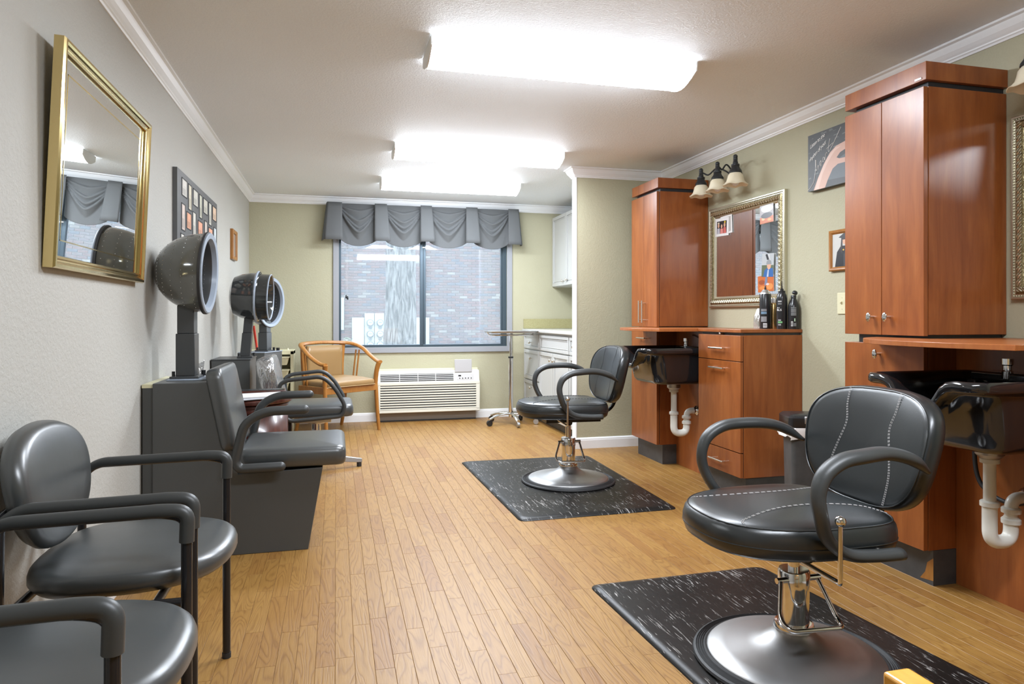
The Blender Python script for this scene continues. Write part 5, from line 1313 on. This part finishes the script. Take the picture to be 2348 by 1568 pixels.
t = thing('clear_bottle', 'clear plastic bottle with white top behind the tall black can', 'bottle', (2.556, 3.762, ZC), 0, 'hair products on the drawer cabinet')
b = MB(); b.lathe([(.030, 0), (.032, .004), (.032, .05), (.028, .080), (.018, .100), (.012, .108)], (0, 0, 0), 28, cap=False); b.build('body', M_FILM, t)
b = MB(); b.lathe([(.012, .106), (.024, .085), (.026, .080), (.012, .118), (.008, .125)], (0, 0, 0), 20); b.build('cap', M_WHITE, t)

# ================================================================ step bin
t = thing('step_bin', 'slim black step bin with silver latch beside the cherry drawer cabinet', 'waste bin', (2.365, 2.965, 0), math.radians(-20))
b = MB(); b.rings([[(x, y, z) for x, y in rrect(-.165+i, .165-i, -.085+i, .085-i, .02, 4)] for i, z in ((.012, 0), (.012, .02), (.004, .50), (.004, .515))]); b.build('body', M_TOE, t)
b = MB(); b.rings([[(x, y, z) for x, y in rrect(-.178+i, .178-i, -.095+i, .095-i, .022, 4)] for i, z in ((.004, .515), (0, .520), (0, .562), (.012, .575), (.05, .580))]); b.build('lid', M_BLACKP, t)
b = MB(); b.box(-.105, .06, -.104, -.090, .535, .572); b.build('latch', M_BRUSH, t, bevel=.004)
rs = []
for j, (z, o_) in enumerate(((.514, 0), (.500, .008), (.480, .012), (.462, .010))):
    rs.append([(x*(1+.05*math.sin(k*1.7+j)), y*(1+.06*math.sin(k*2.3)), z+(.012*math.sin(k*1.3) if j == 3 else 0)) for k, (x, y) in enumerate(rrect(-.172-o_, -.06, -.092-o_*.4, .092+o_, .02, 4))])
b = MB(); b.rings(rs, cap=False); b.build('bin_liner', M_WHITE, t)

# ================================================================ wooden chair whose arm shows at the bottom right
t = thing('oak_side_chair', 'honey wood chair with only one arm end showing at bottom right', 'armchair', (.985, .47, 0))
for x0, x1 in ((-.296, -.254), (.254, .296)):
    b = MB(); b.box(x0, x1, -.23, .276, .575, .600); b.build('armrest', M_YOAK, t, bevel=.005, seg=3)
    for y_ in (.235, -.20):
        b = MB(); b.box(x0+.004, x1-.004, y_-.018, y_+.018, 0, .575); b.build('leg', M_YOAK, t, bevel=.003)
b = MB(); b.box(-.25, .25, -.20, .23, .36, .40); b.build('seat', M_TAN, t, bevel=.01)
b = MB(); b.box(-.24, .24, -.225, -.195, .56, .84); b.build('backrest', M_YOAK, t, bevel=.005)

# ================================================================ OUTSIDE
b = MB(); b.box(-14, 20, -18, 24, -.40, -.30); struct(b.build('ground_outside', M_GROUND, smooth=False))
YW = 17.5
bw = D.objects.new('brick_wall_outside', None); C.objects.link(bw); bw['kind'] = 'structure'
b = MB(); b.box(-16, 10, YW+.012, YW+.3, -.3, 7); b.build('mortar', M_MORTAR, bw, smooth=False)
bl, bh = .2135, .0677
me = D.meshes.new('brick')
vs = []; e = .004; L_, h_ = bl-.010, bh-.010
vs = [(0, .03, 0), (L_, .03, 0), (L_, .03, h_), (0, .03, h_), (0, e, 0), (L_, e, 0), (L_, e, h_), (0, e, h_), (e, 0, e), (L_-e, 0, e), (L_-e, 0, h_-e), (e, 0, h_-e)]
fs = [(0,1,5,4),(1,2,6,5),(2,3,7,6),(3,0,4,7),(4,5,9,8),(5,6,10,9),(6,7,11,10),(7,4,8,11),(8,9,10,11)]
me.from_pydata(vs, [], fs); me.materials.append(M_BRICK)
own = []; rest = []
for j in range(0, 86):
    z = -.28+j*bh
    for i in range(-74, 42):
        x = i*bl+(bl/2 if j % 2 else 0)
        if (2.15 < x < 4.25 and .42 < z < 2.35) or (.2 < x < .75 and 1.15 < z < 2.6): own.append((x, z))
        else: rest.append((x, z))
random.Random(1).shuffle(own)
own.sort(key=lambda p: p[0] > 4.6)
rest += own[300:]; own = own[:300]
for x, z in own:
    o = D.objects.new('brick', me); C.objects.link(o); o.parent = bw; o.location = (x, YW-.004, z)
b = MB()
for x, z in rest: b.add([(v[0]+x, v[1]+YW-.004, v[2]+z) for v in vs], fs)
stuff(b.build('further_bricks', M_BRICK, bw, smooth=False))

t = thing('tree_trunk', 'thick rough-barked tree trunk standing outside the left window pane', 'tree', (1.03, 11.5, -.31))
rs = []; rnd = random.Random(9)
nA, nZ = 64, 70
phs = [rnd.uniform(0, 6.28) for _ in range(12)]
for j in range(nZ+1):
    z = 4.6*j/nZ; row = []
    for k in range(nA):
        a = 2*pi*k/nA
        r = .242+.05*math.exp(-z/.55)+.02*math.exp(-((z-1.0)/.6)**2)-.004*z
        r += .010*math.sin(9*a+2.1*math.sin(z*2.2+phs[0])+phs[1])+.008*math.sin(17*a+1.7*math.sin(z*4.1+phs[2])+phs[3])+.004*math.sin(29*a+z*6+phs[4])
        row.append((-.03*math.exp(-z/.9)+r*math.cos(a)+.02*math.sin(z*.8), r*math.sin(a), z))
    rs.append(row)
b = MB(); b.rings(rs); b.build('trunk', M_BARK, t, angle=180)
rnd = random.Random(2)
t = thing('shrub', 'pale leafy shrub outside, bottom left corner of the window', 'shrub', (.22, 14.0, -.31))
b = MB()
for k in range(900):
    a, ph, rr_ = rnd.uniform(0, 2*pi), rnd.uniform(0, pi), rnd.uniform(.6, 1)
    c = Vector((.26*rr_*math.cos(a)*math.sin(ph), .26*rr_*math.sin(a)*math.sin(ph), .62+.36*rr_*math.cos(ph)))
    T = Matrix.Translation(c) @ Matrix.Rotation(rnd.uniform(0, 6), 4, 'Z') @ Matrix.Rotation(rnd.uniform(-1, 1), 4, 'X')
    b.add([(-.02, 0, 0), (0, .012, .004), (.02, 0, 0), (0, -.012, .004)], [(0, 1, 2, 3)], T)
stuff(b.build('foliage', M_LEAF, t, smooth=False))
b = MB()
for k in range(5): b.tube([(0, 0, 0), (.05*math.cos(k*1.3), .05*math.sin(k*1.3), .3), (.14*math.cos(k*1.3), .14*math.sin(k*1.3), .7)], .008, 6)
b.build('stems', M_BARK, t)
def ebox(x0, x1, z0, z1, dep, label, name='utility_box', cat='utility box'):
    t = thing(name, label, cat, ((x0+x1)/2, YW-.006, z0), 0, 'utility boxes on the outside brick wall'); w = (x1-x0)/2
    b = MB(); b.box(-w, w, -dep, 0, 0, z1-z0); b.build('housing', M_METER, t, bevel=.006)
    b = MB(); b.box(-w+.012, w-.012, -dep-.006, -dep, .012, z1-z0-.012); b.build('cover', M_METER, t, bevel=.003)
    return t
ebox(-.05, .198, .742, 1.547, .05, 'tall pale utility panel outside at the left window edge')
ebox(.386, .684, .30, 1.054, .10, 'plain white utility box outside, left of the electricity meters')
ebox(1.93, 2.30, .30, 1.053, .10, 'white utility box outside, right of the tree trunk')
for x0, x1, lb in ((.692, .926, 'electricity meter cabinet outside with three full round meters'), (.936, 1.170, 'electricity meter cabinet outside, partly behind the tree trunk')):
    t = ebox(x0, x1, .15, 1.162, .08, lb, 'meter_cabinet', 'electric meter'); w = (x1-x0)/2
    for z in (.37, .64, .92):
        zz = z-.15; xx = .02
        b = MB(); b.cyl((xx, -.086, zz), (xx, -.11, zz), .088, n=28); mt = b.build('meter_ring', M_METER2, t)
        b = MB(); b.lathe([(.072, 0), (.070, .05), (.055, .066), (.001, .068)], (0, 0, 0), 24, Matrix.Translation((xx, -.11, zz)) @ Matrix.Rotation(pi/2, 4, 'X')); b.build('meter_glass', M_METER, mt)
        b = MB(); b.box(xx-.035, xx+.035, -.180, -.176, zz+.005, zz+.022); b.build('dial', M_METER2, mt)
        b = MB(); b.prism([(xx-.05, zz-.10), (xx+.05, zz-.10), (xx+.03, zz-.16), (xx-.03, zz-.16)], -.10, -.086, 'y'); b.build('latch', M_METER2, t)
